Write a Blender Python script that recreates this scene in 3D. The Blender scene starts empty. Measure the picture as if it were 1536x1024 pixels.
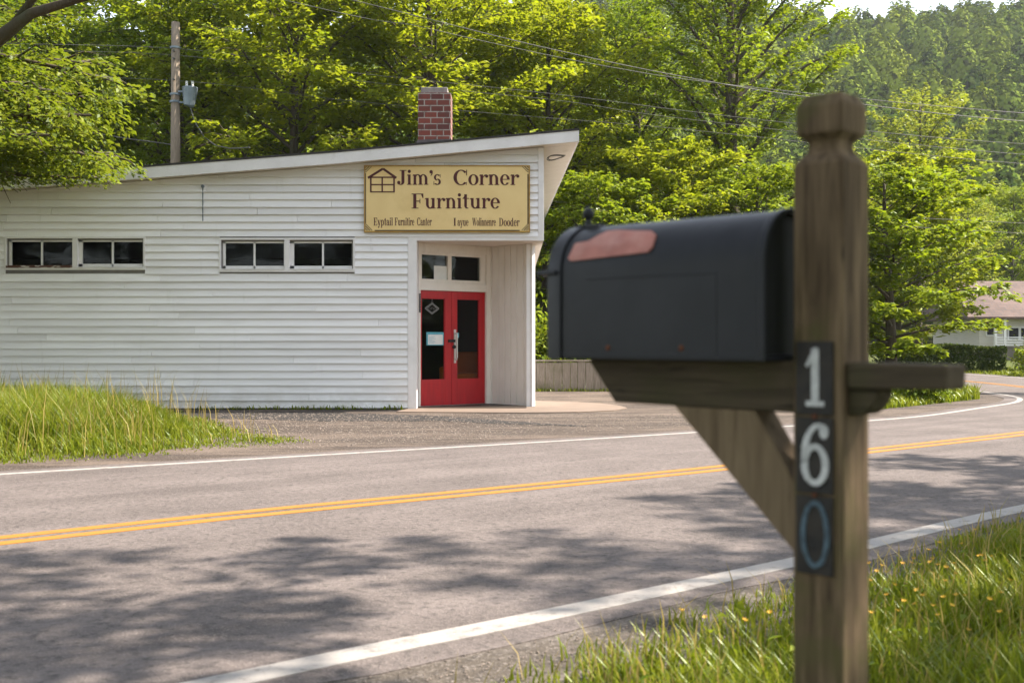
import bpy, math, random
import numpy as np
from mathutils import Matrix, Vector

random.seed(7)
RNG = np.random.default_rng(11)
SC = bpy.context.scene
COL = SC.collection
CAMH, FPX = 1.2, 1700.0
R = math.radians


def gpt(px, py, z=0.0):
    """photo pixel -> point on the ground (height z)"""
    Y = FPX * (CAMH - z) / (py - 512.0)
    return ((px - 768.0) / FPX * Y, Y)


def wpt(px, py, Y):
    """photo pixel -> (x, z) at the real distance Y"""
    return ((px - 768.0) / FPX * Y, CAMH - (py - 512.0) / FPX * Y)


# ----------------------------------------------------------------- materials
def newmat(name):
    m = bpy.data.materials.new(name)
    m.use_nodes = True
    nt = m.node_tree
    nt.nodes.clear()
    out = nt.nodes.new('ShaderNodeOutputMaterial')
    return m, nt, out


def nd(nt, typ, inputs=None, **props):
    n = nt.nodes.new(typ)
    for k, v in props.items():
        setattr(n, k, v)
    for k, v in (inputs or {}).items():
        if isinstance(v, bpy.types.NodeSocket):
            nt.links.new(v, n.inputs[k])
        else:
            n.inputs[k].default_value = v
    return n


def c4(c):
    return (c[0], c[1], c[2], 1.0)


def mixc(nt, fac, a, b, blend='MIX'):
    n = nt.nodes.new('ShaderNodeMix')
    n.data_type = 'RGBA'
    n.blend_type = blend
    for sock, v in ((n.inputs[0], fac), (n.inputs[6], a), (n.inputs[7], b)):
        if isinstance(v, bpy.types.NodeSocket):
            nt.links.new(v, sock)
        else:
            sock.default_value = v if not isinstance(v, tuple) else c4(v)
    return n.outputs[2]


def ramp(nt, fac, lo, hi):
    n = nt.nodes.new('ShaderNodeMapRange')
    n.clamp = True
    nt.links.new(fac, n.inputs[0])
    n.inputs[1].default_value = lo
    n.inputs[2].default_value = hi
    return n.outputs[0]


def coords(nt, scale=(1, 1, 1), world=False, rot=(0, 0, 0)):
    if world:
        src = nd(nt, 'ShaderNodeNewGeometry').outputs['Position']
    else:
        src = nd(nt, 'ShaderNodeTexCoord').outputs['Object']
    return nd(nt, 'ShaderNodeMapping', {'Vector': src, 'Scale': scale, 'Rotation': rot}).outputs[0]


def noise(nt, vec, scale, detail=4, rough=.55, dist=0.0):
    return nd(nt, 'ShaderNodeTexNoise', {'Vector': vec, 'Scale': scale, 'Detail': detail, 'Roughness': rough,
                                         'Distortion': dist}).outputs[0]


def simple(name, a, b=None, scale=6, stretch=(1, 1, 1), rough=.6, bump=0.0, bscale=None, spec=.35, metal=0.0,
           lo=.35, hi=.65, dirt=None, dscale=1.5, dlo=.55, dhi=.75, damt=.8):
    """mottled surface of two tones, optional dirt patches and bump"""
    m, nt, out = newmat(name)
    v = coords(nt, stretch)
    n1 = noise(nt, v, scale)
    col = mixc(nt, ramp(nt, n1, lo, hi), a, b or a)
    if dirt:
        dn = nd(nt, 'ShaderNodeMath', {0: ramp(nt, noise(nt, v, dscale, 6, .65), dlo, dhi), 1: damt}, operation='MULTIPLY')
        col = mixc(nt, dn.outputs[0], col, dirt)
    p = nd(nt, 'ShaderNodeBsdfPrincipled', {'Base Color': col, 'Roughness': rough, 'Metallic': metal,
                                            'Specular IOR Level': spec})
    if bump:
        b_ = nd(nt, 'ShaderNodeBump', {'Height': noise(nt, v, bscale or scale * 3, 5), 'Strength': bump, 'Distance': .02})
        nt.links.new(b_.outputs[0], p.inputs['Normal'])
    nt.links.new(p.outputs[0], out.inputs[0])
    return m


def leafmat(name, dark, mid, light, trans=.45, tcol=None, gloss=.25, nscale=.35):
    """leaf: reflection plus light coming through, tint varied leaf by leaf"""
    m, nt, out = newmat(name)
    g = nd(nt, 'ShaderNodeNewGeometry')
    isl = g.outputs['Random Per Island']
    big = noise(nt, g.outputs['Position'], nscale, 3)
    f = nd(nt, 'ShaderNodeMath', {0: isl, 1: big}, operation='ADD').outputs[0]
    col = mixc(nt, ramp(nt, f, .35, 1.0), dark, mid)
    col = mixc(nt, ramp(nt, f, .95, 1.5), col, light)
    tc = mixc(nt, ramp(nt, f, .4, 1.4), tcol or mid, light)
    d = nd(nt, 'ShaderNodeBsdfDiffuse', {'Color': col})
    t = nd(nt, 'ShaderNodeBsdfTranslucent', {'Color': tc})
    mx = nd(nt, 'ShaderNodeMixShader', {0: trans, 1: d.outputs[0], 2: t.outputs[0]})
    gl = nd(nt, 'ShaderNodeBsdfGlossy', {'Color': (.9, 1, .8, 1), 'Roughness': .42})
    fr = nd(nt, 'ShaderNodeFresnel', {'IOR': 1.3})
    fm = nd(nt, 'ShaderNodeMath', {0: fr.outputs[0], 1: gloss}, operation='MULTIPLY')
    fm = nd(nt, 'ShaderNodeMath', {0: fm.outputs[0], 1: .06}, operation='MINIMUM')
    m2 = nd(nt, 'ShaderNodeMixShader', {0: fm.outputs[0], 1: mx.outputs[0], 2: gl.outputs[0]})
    nt.links.new(m2.outputs[0], out.inputs[0])
    return m


def glassmat(name, tint):
    m, nt, out = newmat(name)
    tr = nd(nt, 'ShaderNodeBsdfTransparent', {'Color': c4(tint)})
    gl = nd(nt, 'ShaderNodeBsdfGlossy', {'Color': (.9, .92, .95, 1), 'Roughness': .03})
    bp = nd(nt, 'ShaderNodeBump', {'Height': noise(nt, coords(nt), 1.6, 2), 'Strength': .12, 'Distance': .02})
    nt.links.new(bp.outputs[0], gl.inputs['Normal'])
    fr = nd(nt, 'ShaderNodeFresnel', {'IOR': 1.22})
    mx = nd(nt, 'ShaderNodeMixShader', {0: fr.outputs[0], 1: tr.outputs[0], 2: gl.outputs[0]})
    nt.links.new(mx.outputs[0], out.inputs[0])
    return m


def roadmat(name, a, b, patch, fine=55, fscale=.9, crack=.0, ang=40, light=None, streak=.16, worn=None):
    """worn asphalt: stones, wheel-track streaks along the road, stains, cracks"""
    m, nt, out = newmat(name)
    v = coords(nt, world=True)
    rv = nd(nt, 'ShaderNodeMapping', {'Vector': v, 'Rotation': (0, 0, R(-ang))}).outputs[0]
    st = noise(nt, nd(nt, 'ShaderNodeMapping', {'Vector': rv, 'Scale': (streak, 1.9, 1)}).outputs[0], 1.0, 6, .65)
    bl = noise(nt, v, fscale, 7, .65)
    f = nd(nt, 'ShaderNodeMath', {0: st, 1: bl}, operation='ADD').outputs[0]
    col = mixc(nt, ramp(nt, f, .80, 1.20), a, b)
    if worn:
        wv = nd(nt, 'ShaderNodeMapping', {'Vector': rv, 'Scale': (.35, 1.5, 1)}).outputs[0]
        col = mixc(nt, ramp(nt, noise(nt, wv, .9, 8, .72), .45, .53), col, worn)
        col = mixc(nt, ramp(nt, noise(nt, wv, 2.6, 8, .75, .5), .55, .62), col, patch)
    g1 = noise(nt, v, fine * .45, 4, .75)
    g2 = noise(nt, v, fine * 1.8, 3, .8)
    gm = nd(nt, 'ShaderNodeMath', {0: ramp(nt, g1, .50, .66), 1: .85}, operation='MULTIPLY').outputs[0]
    col = mixc(nt, gm, col, patch)
    gl = nd(nt, 'ShaderNodeMath', {0: ramp(nt, g2, .54, .66), 1: .85}, operation='MULTIPLY').outputs[0]
    col = mixc(nt, gl, col, light or (.34, .30, .27))
    if crack:
        cv = nd(nt, 'ShaderNodeTexVoronoi', {'Vector': mixc(nt, .25, v, nd(nt, 'ShaderNodeTexNoise', {'Vector': v, 'Scale': 1.5, 'Detail': 5}).outputs[1]),
                                             'Scale': .4}, feature='DISTANCE_TO_EDGE')
        cr = nd(nt, 'ShaderNodeMath', {0: ramp(nt, cv.outputs['Distance'], .009, .002), 1: crack}, operation='MULTIPLY')
        col = mixc(nt, cr.outputs[0], col, (.05, .043, .04))
    p = nd(nt, 'ShaderNodeBsdfPrincipled', {'Base Color': col, 'Roughness': .85, 'Specular IOR Level': .25})
    b_ = nd(nt, 'ShaderNodeBump', {'Height': g1, 'Strength': .8, 'Distance': .02})
    nt.links.new(b_.outputs[0], p.inputs['Normal'])
    nt.links.new(p.outputs[0], out.inputs[0])
    return m


def paintmark(name, col, worn):
    m, nt, out = newmat(name)
    v = coords(nt, world=True)
    f = ramp(nt, noise(nt, v, 7, 8, .78), .53, .64)
    f2 = ramp(nt, noise(nt, v, 48, 3, .7), .6, .7)
    c = mixc(nt, nd(nt, 'ShaderNodeMath', {0: f, 1: .75}, operation='MULTIPLY').outputs[0], col, worn)
    c = mixc(nt, nd(nt, 'ShaderNodeMath', {0: f2, 1: .5}, operation='MULTIPLY').outputs[0], c, worn)
    p = nd(nt, 'ShaderNodeBsdfPrincipled', {'Base Color': c, 'Roughness': .7, 'Specular IOR Level': .3})
    b_ = nd(nt, 'ShaderNodeBump', {'Height': noise(nt, v, 55, 3, .7), 'Strength': .3, 'Distance': .01})
    nt.links.new(b_.outputs[0], p.inputs['Normal'])
    nt.links.new(p.outputs[0], out.inputs[0])
    return m


def sidingmat():
    """aged white paint with streaks and grime, each board its own tone"""
    m, nt, out = newmat('siding_paint')
    g = nd(nt, 'ShaderNodeNewGeometry')
    v = g.outputs['Position']
    isl = g.outputs['Random Per Island']
    col = mixc(nt, isl, (.70, .682, .685), (.83, .812, .82))
    s = nd(nt, 'ShaderNodeMapping', {'Vector': v, 'Scale': (.5, 1, 3.0)}).outputs[0]
    n1 = ramp(nt, noise(nt, s, 1.1, 6, .6), .5, .78)
    col = mixc(nt, nd(nt, 'ShaderNodeMath', {0: n1, 1: .55}, operation='MULTIPLY').outputs[0], col, (.54, .52, .49))
    s2 = nd(nt, 'ShaderNodeMapping', {'Vector': v, 'Scale': (4.0, 1, .4)}).outputs[0]
    n2 = ramp(nt, noise(nt, s2, 1.7, 5, .6), .6, .8)
    col = mixc(nt, nd(nt, 'ShaderNodeMath', {0: n2, 1: .35}, operation='MULTIPLY').outputs[0], col, (.47, .45, .41))
    zz = nd(nt, 'ShaderNodeSeparateXYZ', {0: v}).outputs[2]      # mud splash along the foot of the wall
    mud = nd(nt, 'ShaderNodeMath', {0: ramp(nt, zz, .55, .0), 1: ramp(nt, noise(nt, v, 2.6, 7, .7), .38, .62)}, operation='MULTIPLY').outputs[0]
    col = mixc(nt, nd(nt, 'ShaderNodeMath', {0: mud, 1: .45}, operation='MULTIPLY').outputs[0], col, (.40, .35, .28))
    sp = ramp(nt, noise(nt, v, 9, 4, .7), .74, .80)
    col = mixc(nt, nd(nt, 'ShaderNodeMath', {0: sp, 1: .6}, operation='MULTIPLY').outputs[0], col, (.36, .32, .27))
    p = nd(nt, 'ShaderNodeBsdfPrincipled', {'Base Color': col, 'Roughness': .55, 'Specular IOR Level': .3})
    b_ = nd(nt, 'ShaderNodeBump', {'Height': noise(nt, s, 4, 4), 'Strength': .25, 'Distance': .015})
    nt.links.new(b_.outputs[0], p.inputs['Normal'])
    nt.links.new(p.outputs[0], out.inputs[0])
    return m


def woodmat(name, a, b, c, axis='Z', rough=.85, green=None, gscale=3.0):
    """weathered timber: grain stretched along one axis, cracks, optional algae"""
    m, nt, out = newmat(name)
    st = {'X': (1.0, 14, 14), 'Y': (14, 1.0, 14), 'Z': (14, 14, 1.0)}[axis]
    v = coords(nt, st)
    n1 = noise(nt, v, 4.0, 6, .6, .6)
    n2 = noise(nt, coords(nt), 5, 5, .6)
    col = mixc(nt, ramp(nt, n1, .35, .65), a, b)
    col = mixc(nt, ramp(nt, n2, .5, .75), col, c)
    cr = ramp(nt, noise(nt, v, 7.0, 3, .5, .3), .66, .74)
    col = mixc(nt, cr, col, tuple(x * .35 for x in a))
    if green:
        gn = ramp(nt, noise(nt, coords(nt), gscale, 5, .65), .5, .7)
        col = mixc(nt, nd(nt, 'ShaderNodeMath', {0: gn, 1: .75}, operation='MULTIPLY').outputs[0], col, green)
    p = nd(nt, 'ShaderNodeBsdfPrincipled', {'Base Color': col, 'Roughness': rough, 'Specular IOR Level': .25})
    b_ = nd(nt, 'ShaderNodeBump', {'Height': n1, 'Strength': .5, 'Distance': .006})
    nt.links.new(b_.outputs[0], p.inputs['Normal'])
    nt.links.new(p.outputs[0], out.inputs[0])
    return m


def brickmat():
    m, nt, out = newmat('chimney_brick')
    v = nd(nt, 'ShaderNodeTexCoord').outputs['Object']
    sep = nd(nt, 'ShaderNodeSeparateXYZ', {0: v})
    sm = nd(nt, 'ShaderNodeMath', {0: sep.outputs[0], 1: sep.outputs[1]}, operation='ADD')
    uv = nd(nt, 'ShaderNodeCombineXYZ', {0: sm.outputs[0], 1: sep.outputs[2], 2: 0.0})
    br = nd(nt, 'ShaderNodeTexBrick', {'Vector': uv.outputs[0], 'Color1': (.22, .052, .034, 1), 'Color2': (.09, .026, .022, 1),
                                       'Mortar': (.36, .31, .27, 1), 'Scale': 1.0, 'Mortar Size': .012, 'Bias': -.1,
                                       'Brick Width': .27, 'Row Height': .128})
    n1 = noise(nt, v, 9, 5)
    col = mixc(nt, ramp(nt, n1, .5, .75), br.outputs[0], (.10, .05, .04))
    p = nd(nt, 'ShaderNodeBsdfPrincipled', {'Base Color': col, 'Roughness': .85})
    b_ = nd(nt, 'ShaderNodeBump', {'Height': br.outputs[1], 'Strength': .7, 'Distance': .02}, invert=True)
    nt.links.new(b_.outputs[0], p.inputs['Normal'])
    nt.links.new(p.outputs[0], out.inputs[0])
    return m


def shinglemat():
    m, nt, out = newmat('old_shingle')
    v = coords(nt)
    br = nd(nt, 'ShaderNodeTexBrick', {'Vector': v, 'Color1': (.115, .074, .060, 1), 'Color2': (.08, .052, .042, 1),
                                       'Mortar': (.06, .05, .05, 1), 'Scale': 1.0, 'Mortar Size': .03, 'Brick Width': .5, 'Row Height': .3})
    col = mixc(nt, ramp(nt, noise(nt, v, .8, 6, .7), .4, .7), br.outputs[0], (.15, .10, .082))
    p = nd(nt, 'ShaderNodeBsdfPrincipled', {'Base Color': col, 'Roughness': .9})
    nt.links.new(p.outputs[0], out.inputs[0])
    return m


def groundmat():
    m, nt, out = newmat('turf_soil')
    v = coords(nt, world=True)
    n1 = noise(nt, v, .9, 6, .65)
    n2 = noise(nt, v, 14, 5, .7)
    col = mixc(nt, ramp(nt, n2, .35, .65), (.035, .055, .012), (.10, .12, .028))
    col = mixc(nt, ramp(nt, n1, .52, .7), col, (.13, .10, .06))
    p = nd(nt, 'ShaderNodeBsdfPrincipled', {'Base Color': col, 'Roughness': .95, 'Specular IOR Level': .1})
    b_ = nd(nt, 'ShaderNodeBump', {'Height': n2, 'Strength': .6, 'Distance': .05})
    nt.links.new(b_.outputs[0], p.inputs['Normal'])
    nt.links.new(p.outputs[0], out.inputs[0])
    return m


M = {}
M['ground'] = groundmat()
M['road'] = roadmat('road_asphalt', (.090, .075, .071), (.152, .128, .121), (.042, .037, .035), fine=48, crack=.0, streak=.06, light=(.25, .22, .20))
M['shoulder'] = roadmat('shoulder_grit', (.085, .073, .064), (.135, .115, .10), (.04, .034, .03), fine=34, fscale=1.6, worn=(.075, .062, .05), light=(.25, .22, .20))
M['lot'] = roadmat('lot_gravel', (.082, .062, .049), (.135, .103, .083), (.040, .033, .029), fine=34, fscale=1.1, ang=6, crack=.0, worn=(.046, .034, .027), light=(.28, .23, .19), streak=.10)
M['patch'] = roadmat('patch_asphalt', (.022, .020, .019), (.040, .036, .034), (.014, .013, .012), fine=34, fscale=1.3, ang=4, light=(.07, .064, .06))
M['white_line'] = paintmark('line_white', (.31, .288, .27), (.13, .115, .105))
M['yellow_line'] = paintmark('line_yellow', (.34, .152, .022), (.20, .11, .04))
M['siding'] = sidingmat()
M['white'] = simple('white_trim', (.77, .745, .745), (.69, .665, .66), 3, (1, 1, 1), .55, .12, 20, dirt=(.40, .35, .30), dscale=2.2, dlo=.6, dhi=.8, damt=.5)
M['cream'] = simple('porch_paint', (.72, .66, .60), (.67, .61, .55), 2.5, (2, 2, .8), .55, .1, 20, dirt=(.42, .36, .29), dscale=2.0, dlo=.6, dhi=.82, damt=.45)
M['peel'] = simple('peeling_sill', (.62, .58, .54), (.10, .045, .03), 7, (1, 4, 6), .8, .5, 25, lo=.42, hi=.48)
M['backing'] = simple('wall_backing', (.20, .19, .18), (.15, .14, .13), 4)
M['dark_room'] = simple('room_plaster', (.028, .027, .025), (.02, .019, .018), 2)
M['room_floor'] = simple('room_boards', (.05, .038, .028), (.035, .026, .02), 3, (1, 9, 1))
M['red'] = simple('door_red', (.42, .010, .014), (.34, .008, .012), 3, (4, 4, .7), .42, .06, 30, dirt=(.22, .02, .02), dscale=2.5, dlo=.6, dhi=.85, damt=.6)
M['glass'] = glassmat('window_glass', (.70, .72, .70))
M['roofing'] = simple('roof_felt', (.035, .033, .032), (.055, .05, .048), 8, rough=.9, bump=.3)
M['brick'] = brickmat()
M['mortar'] = simple('chimney_cap', (.30, .27, .25), (.20, .18, .17), 9, rough=.9, bump=.4)
M['flash'] = simple('lead_flashing', (.12, .10, .10), (.08, .07, .07), 8, rough=.6)
M['concrete'] = simple('pad_concrete', (.195, .148, .116), (.165, .125, .098), 2, rough=.85, bump=.2, bscale=40, dirt=(.13, .10, .078), dscale=1.2, dlo=.55, dhi=.75, damt=.55)
M['sign'] = simple('sign_board', (.80, .60, .28), (.75, .55, .25), 2.5, rough=.5, bump=.04, dirt=(.56, .37, .14), dscale=1.4, dlo=.55, dhi=.8, damt=.5)
M['sign_edge'] = simple('sign_gilt', (.42, .26, .05), (.33, .19, .04), 6, rough=.45)
M['maroon'] = simple('sign_lettering', (.095, .018, .018), (.065, .012, .014), 12, rough=.5)
M['sign_line'] = simple('sign_line', (.045, .022, .015), (.03, .016, .012), 10, rough=.5)
M['black_metal'] = simple('mailbox_enamel', (.011, .012, .015), (.018, .019, .023), 5, rough=.42, bump=.12, bscale=9, spec=.22, dirt=(.03, .028, .027), dscale=3, dlo=.55, dhi=.8, damt=.5)
M['inner_black'] = simple('mailbox_back', (.008, .008, .009), (.012, .012, .012), 5, rough=.7)
M['flag'] = simple('faded_flag', (.46, .19, .155), (.36, .14, .115), 22, rough=.7, bump=.2, dirt=(.50, .27, .23), dscale=14, dlo=.5, dhi=.7)
M['rust'] = simple('rust_spot', (.16, .05, .02), (.08, .03, .015), 60, rough=.9)
M['post'] = woodmat('post_timber', (.060, .039, .022), (.180, .126, .075), (.110, .074, .042), 'Z', green=(.075, .08, .022), gscale=5)
M['beam'] = woodmat('beam_timber', (.042, .031, .020), (.085, .064, .041), (.062, .047, .028), 'X', green=(.05, .05, .018), gscale=4)
M['brace'] = woodmat('brace_timber', (.12, .083, .050), (.21, .152, .094), (.16, .115, .07), 'Z')
M['plaque'] = simple('plaque_black', (.012, .011, .011), (.03, .024, .02), 30, rough=.6, bump=.15)
M['digit'] = simple('digit_white', (.60, .60, .60), (.42, .42, .43), 60, rough=.6)
M['digit_blue'] = simple('digit_worn', (.085, .135, .175), (.04, .06, .08), 60, rough=.6)
M['pole'] = woodmat('pole_timber', (.16, .125, .09), (.25, .20, .15), (.20, .16, .12), 'Z')
M['galv'] = simple('galvanised', (.20, .24, .26), (.14, .17, .19), 4, rough=.5, metal=.3)
M['steel'] = simple('brushed_steel', (.55, .54, .52), (.45, .44, .42), 12, (1, 1, .2), .35, metal=.9)
M['cable'] = simple('cable_rubber', (.07, .07, .062), (.11, .105, .095), 3, rough=.6)
M['fence'] = woodmat('fence_plank', (.16, .135, .11), (.25, .215, .18), (.19, .17, .14), 'Z', green=(.10, .10, .05), gscale=1.2)
M['bark'] = woodmat('bark', (.050, .038, .026), (.10, .078, .055), (.07, .062, .045), 'Z', green=(.07, .08, .04), gscale=1.4)
M['paper'] = simple('paper', (.68, .68, .66), (.62, .62, .60), 8, rough=.8)
M['notice_blue'] = simple('notice_blue', (.10, .36, .44), (.08, .30, .38), 14, rough=.7)
M['decal'] = simple('window_decal', (.20, .20, .19), (.13, .13, .125), 40, rough=.6)
M['orange'] = simple('orange_vinyl', (.85, .20, .03), (.75, .15, .02), 5, rough=.5)
M['shingle'] = shinglemat()
M['house'] = simple('house_clapboard', (.62, .58, .53), (.55, .51, .47), 1.5, (1, 1, 14), rough=.7)
M['house_base'] = simple('house_foundation', (.22, .19, .16), (.16, .14, .12), 4, rough=.9)
M['stone'] = simple('loose_stone', (.11, .09, .078), (.24, .20, .17), 9, rough=.9)
M['flower'] = simple('flower_yellow', (.70, .44, .04), (.62, .30, .03), 30, rough=.7)
M['leaf_a'] = leafmat('leaf_yellow_green', (.066, .096, .004), (.165, .210, .007), (.32, .345, .02), .50, (.38, .46, .008))
M['leaf_b'] = leafmat('leaf_mid_green', (.046, .080, .005), (.114, .168, .008), (.24, .285, .016), .48, (.30, .41, .009))
M['leaf_c'] = leafmat('leaf_deep_green', (.038, .070, .006), (.090, .142, .010), (.19, .24, .016), .46, (.24, .35, .010))
M['leaf_f'] = leafmat('leaf_overhang', (.030, .054, .005), (.085, .122, .008), (.22, .25, .02), .44, (.22, .30, .009), gloss=.4)
M['leaf_d'] = leafmat('leaf_olive', (.065, .090, .008), (.155, .185, .014), (.29, .31, .04), .48, (.34, .41, .02))
def hillmat():
    m, nt, out = newmat('leaf_hillside')
    t = nd(nt, 'ShaderNodeAttribute', attribute_name='tone').outputs['Fac']
    isl = nd(nt, 'ShaderNodeNewGeometry').outputs['Random Per Island']
    col = mixc(nt, t, (.065, .110, .016), (.205, .250, .024))
    col = mixc(nt, ramp(nt, isl, .3, 1.6), col, (.20, .24, .04))
    d = nd(nt, 'ShaderNodeBsdfDiffuse', {'Color': col})
    tr = nd(nt, 'ShaderNodeBsdfTranslucent', {'Color': col})
    mx = nd(nt, 'ShaderNodeMixShader', {0: .12, 1: d.outputs[0], 2: tr.outputs[0]})
    nt.links.new(mx.outputs[0], out.inputs[0])
    return m


M['leaf_hill'] = hillmat()
M['hedge'] = leafmat('leaf_hedge', (.022, .042, .008), (.050, .080, .012), (.12, .15, .022), .3, (.11, .15, .013))
M['grass'] = leafmat('grass_blade', (.050, .080, .006), (.115, .165, .010), (.25, .27, .03), .42, (.25, .32, .012), gloss=.06, nscale=1.2)
M['grass_dry'] = leafmat('grass_straw', (.20, .16, .05), (.32, .25, .07), (.46, .35, .12), .4, (.36, .29, .07), gloss=.1, nscale=1.2)


# ----------------------------------------------------------------- mesh helpers
def link(name, me, mat=None, parent=None):
    o = bpy.data.objects.new(name, me)
    COL.objects.link(o)
    if mat is not None:
        for m_ in (mat if isinstance(mat, (list, tuple)) else [mat]):
            me.materials.append(m_)
    if parent is not None:
        o.parent = parent
        o.matrix_parent_inverse = WORLD[parent.name].inverted() if parent.name in WORLD else Matrix()
        WORLD[o.name] = Matrix()
    return o


WORLD = {}


def tag(o, label=None, cat=None, group=None, kind=None):
    if label:
        o['label'] = label
    if cat:
        o['category'] = cat
    if group:
        o['group'] = group
    if kind:
        o['kind'] = kind
    return o


def thing(name, label, cat, loc=(0, 0, 0), group=None, local=False, rz=0.0):
    """Empty at the base of a thing. Parts are given in world coordinates unless local."""
    o = bpy.data.objects.new(name, None)
    COL.objects.link(o)
    o.location = loc
    o.rotation_euler = (0, 0, rz)
    o.empty_display_size = .2
    if not local:
        WORLD[o.name] = Matrix.Translation(Vector(loc)) @ Matrix.Rotation(rz, 4, 'Z')
    return tag(o, label, cat, group)


class MB:
    """collects faces of ONE part"""

    def __init__(s, T=None):
        s.v, s.f, s.mi, s.T = [], [], [], T

    def add(s, pts, faces, mi=0):
        b = len(s.v)
        for p in pts:
            s.v.append(tuple(s.T(*p)) if s.T else tuple(p))
        for f in faces:
            s.f.append([b + i for i in f])
            s.mi.append(mi)
        return s

    def box(s, x0, y0, z0, x1, y1, z1, mi=0):
        return s.add([(x0, y0, z0), (x1, y0, z0), (x1, y1, z0), (x0, y1, z0), (x0, y0, z1), (x1, y0, z1), (x1, y1, z1), (x0, y1, z1)],
                     [(0, 3, 2, 1), (4, 5, 6, 7), (0, 1, 5, 4), (1, 2, 6, 5), (2, 3, 7, 6), (3, 0, 4, 7)], mi)

    def prism(s, poly, y0, y1, mi=0):
        """polygon in (x, z) extruded between y0 and y1"""
        n = len(poly)
        pts = [(p[0], y0, p[1]) for p in poly] + [(p[0], y1, p[1]) for p in poly]
        fs = [tuple(range(n)), tuple(range(2 * n - 1, n - 1, -1))]
        fs += [((i + 1) % n, i, n + i, n + (i + 1) % n) for i in range(n)]
        return s.add(pts, fs, mi)

    def slab(s, poly, z0, z1, mi=0):
        n = len(poly)
        pts = [(p[0], p[1], z0) for p in poly] + [(p[0], p[1], z1) for p in poly]
        fs = [tuple(range(n - 1, -1, -1)), tuple(range(n, 2 * n))]
        fs += [(i, (i + 1) % n, n + (i + 1) % n, n + i) for i in range(n)]
        return s.add(pts, fs, mi)

    def tube(s, pts, rad, n=8, mi=0, cap=True):
        pts = [Vector(p) for p in pts]
        rad = rad if hasattr(rad, '__len__') else [rad] * len(pts)
        rings = []
        up = Vector((0, 0, 1))
        for i, p in enumerate(pts):
            d = (pts[min(i + 1, len(pts) - 1)] - pts[max(i - 1, 0)])
            d = d.normalized() if d.length > 1e-9 else up
            a = d.cross(Vector((.31, .95, .05)) if abs(d.z) > .8 else up).normalized()
            b = d.cross(a)
            rings.append([tuple(p + (a * math.cos(k * 2 * math.pi / n) + b * math.sin(k * 2 * math.pi / n)) * rad[i]) for k in range(n)])
        fs = []
        for i in range(len(pts) - 1):
            for k in range(n):
                fs.append((i * n + k, i * n + (k + 1) % n, (i + 1) * n + (k + 1) % n, (i + 1) * n + k))
        if cap:
            fs.append(tuple(range(n - 1, -1, -1)))
            fs.append(tuple(range((len(pts) - 1) * n, len(pts) * n)))
        return s.add([p for r in rings for p in r], fs, mi)

    def sphere(s, c, r, seg=12, ring=8, sq=(1, 1, 1)):
        pts, fs = [], []
        for i in range(ring + 1):
            t = math.pi * i / ring
            for k in range(seg):
                a = 2 * math.pi * k / seg
                pts.append((c[0] + r * sq[0] * math.sin(t) * math.cos(a), c[1] + r * sq[1] * math.sin(t) * math.sin(a), c[2] + r * sq[2] * math.cos(t)))
        for i in range(ring):
            for k in range(seg):
                fs.append((i * seg + k, (i + 1) * seg + k, (i + 1) * seg + (k + 1) % seg, i * seg + (k + 1) % seg))
        return s.add(pts, fs)

    def build(s, name, mat=None, parent=None, smooth=False, bevel=0.0):
        me = bpy.data.meshes.new(name)
        me.from_pydata(s.v, [], s.f)
        if any(s.mi):
            me.polygons.foreach_set('material_index', s.mi)
        if smooth:
            me.polygons.foreach_set('use_smooth', [True] * len(me.polygons))
        me.update()
        o = link(name, me, mat, parent)
        if bevel:
            b = o.modifiers.new('edge', 'BEVEL')
            b.width = bevel
            b.segments = 2
            b.limit_method = 'ANGLE'
        return o


def quads(name, V, k=4, smooth=False):
    """V: (n, k, 3) array of separate k-gons"""
    n = len(V)
    me = bpy.data.meshes.new(name)
    me.vertices.add(n * k)
    me.vertices.foreach_set('co', np.ascontiguousarray(V, np.float32).ravel())
    me.loops.add(n * k)
    me.loops.foreach_set('vertex_index', np.arange(n * k, dtype=np.int32))
    me.polygons.add(n)
    me.polygons.foreach_set('loop_start', np.arange(0, n * k, k, dtype=np.int32))
    me.update(calc_edges=True)
    return me


def catmull(pts, n=10):
    P = [np.array(p, float) for p in pts]
    P = [2 * P[0] - P[1]] + P + [2 * P[-1] - P[-2]]
    out = []
    for i in range(1, len(P) - 2):
        for k in range(n):
            t = k / n
            p0, p1, p2, p3 = P[i - 1:i + 3]
            out.append(.5 * (2 * p1 + (p2 - p0) * t + (2 * p0 - 5 * p1 + 4 * p2 - p3) * t * t + (3 * p1 - p0 - 3 * p2 + p3) * t ** 3))
    out.append(P[-2])
    return np.array(out)


def resample(c, n):
    d = np.r_[0, np.cumsum(np.hypot(*np.diff(c, axis=0).T))]
    t = np.linspace(0, d[-1], n)
    return np.c_[np.interp(t, d, c[:, 0]), np.interp(t, d, c[:, 1])]


def offset(c, d):
    """shift a ground polyline to its left by d"""
    t = np.gradient(c, axis=0)
    t /= np.linalg.norm(t, axis=1)[:, None]
    return c + np.c_[-t[:, 1], t[:, 0]] * d


def strip(name, a, b, z, mat, kind='structure'):
    n = len(a)
    mb = MB()
    mb.add([(p[0], p[1], z) for p in b] + [(p[0], p[1], z) for p in a], [(i, i + 1, n + i + 1, n + i) for i in range(n - 1)])
    for e in (a, b):      # edges turned down to the layer below
        mb.add([(p[0], p[1], z) for p in e] + [(p[0], p[1], z - .012) for p in e], [(i, i + 1, n + i + 1, n + i) for i in range(n - 1)])
    return tag(mb.build(name, mat), kind=kind)


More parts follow.
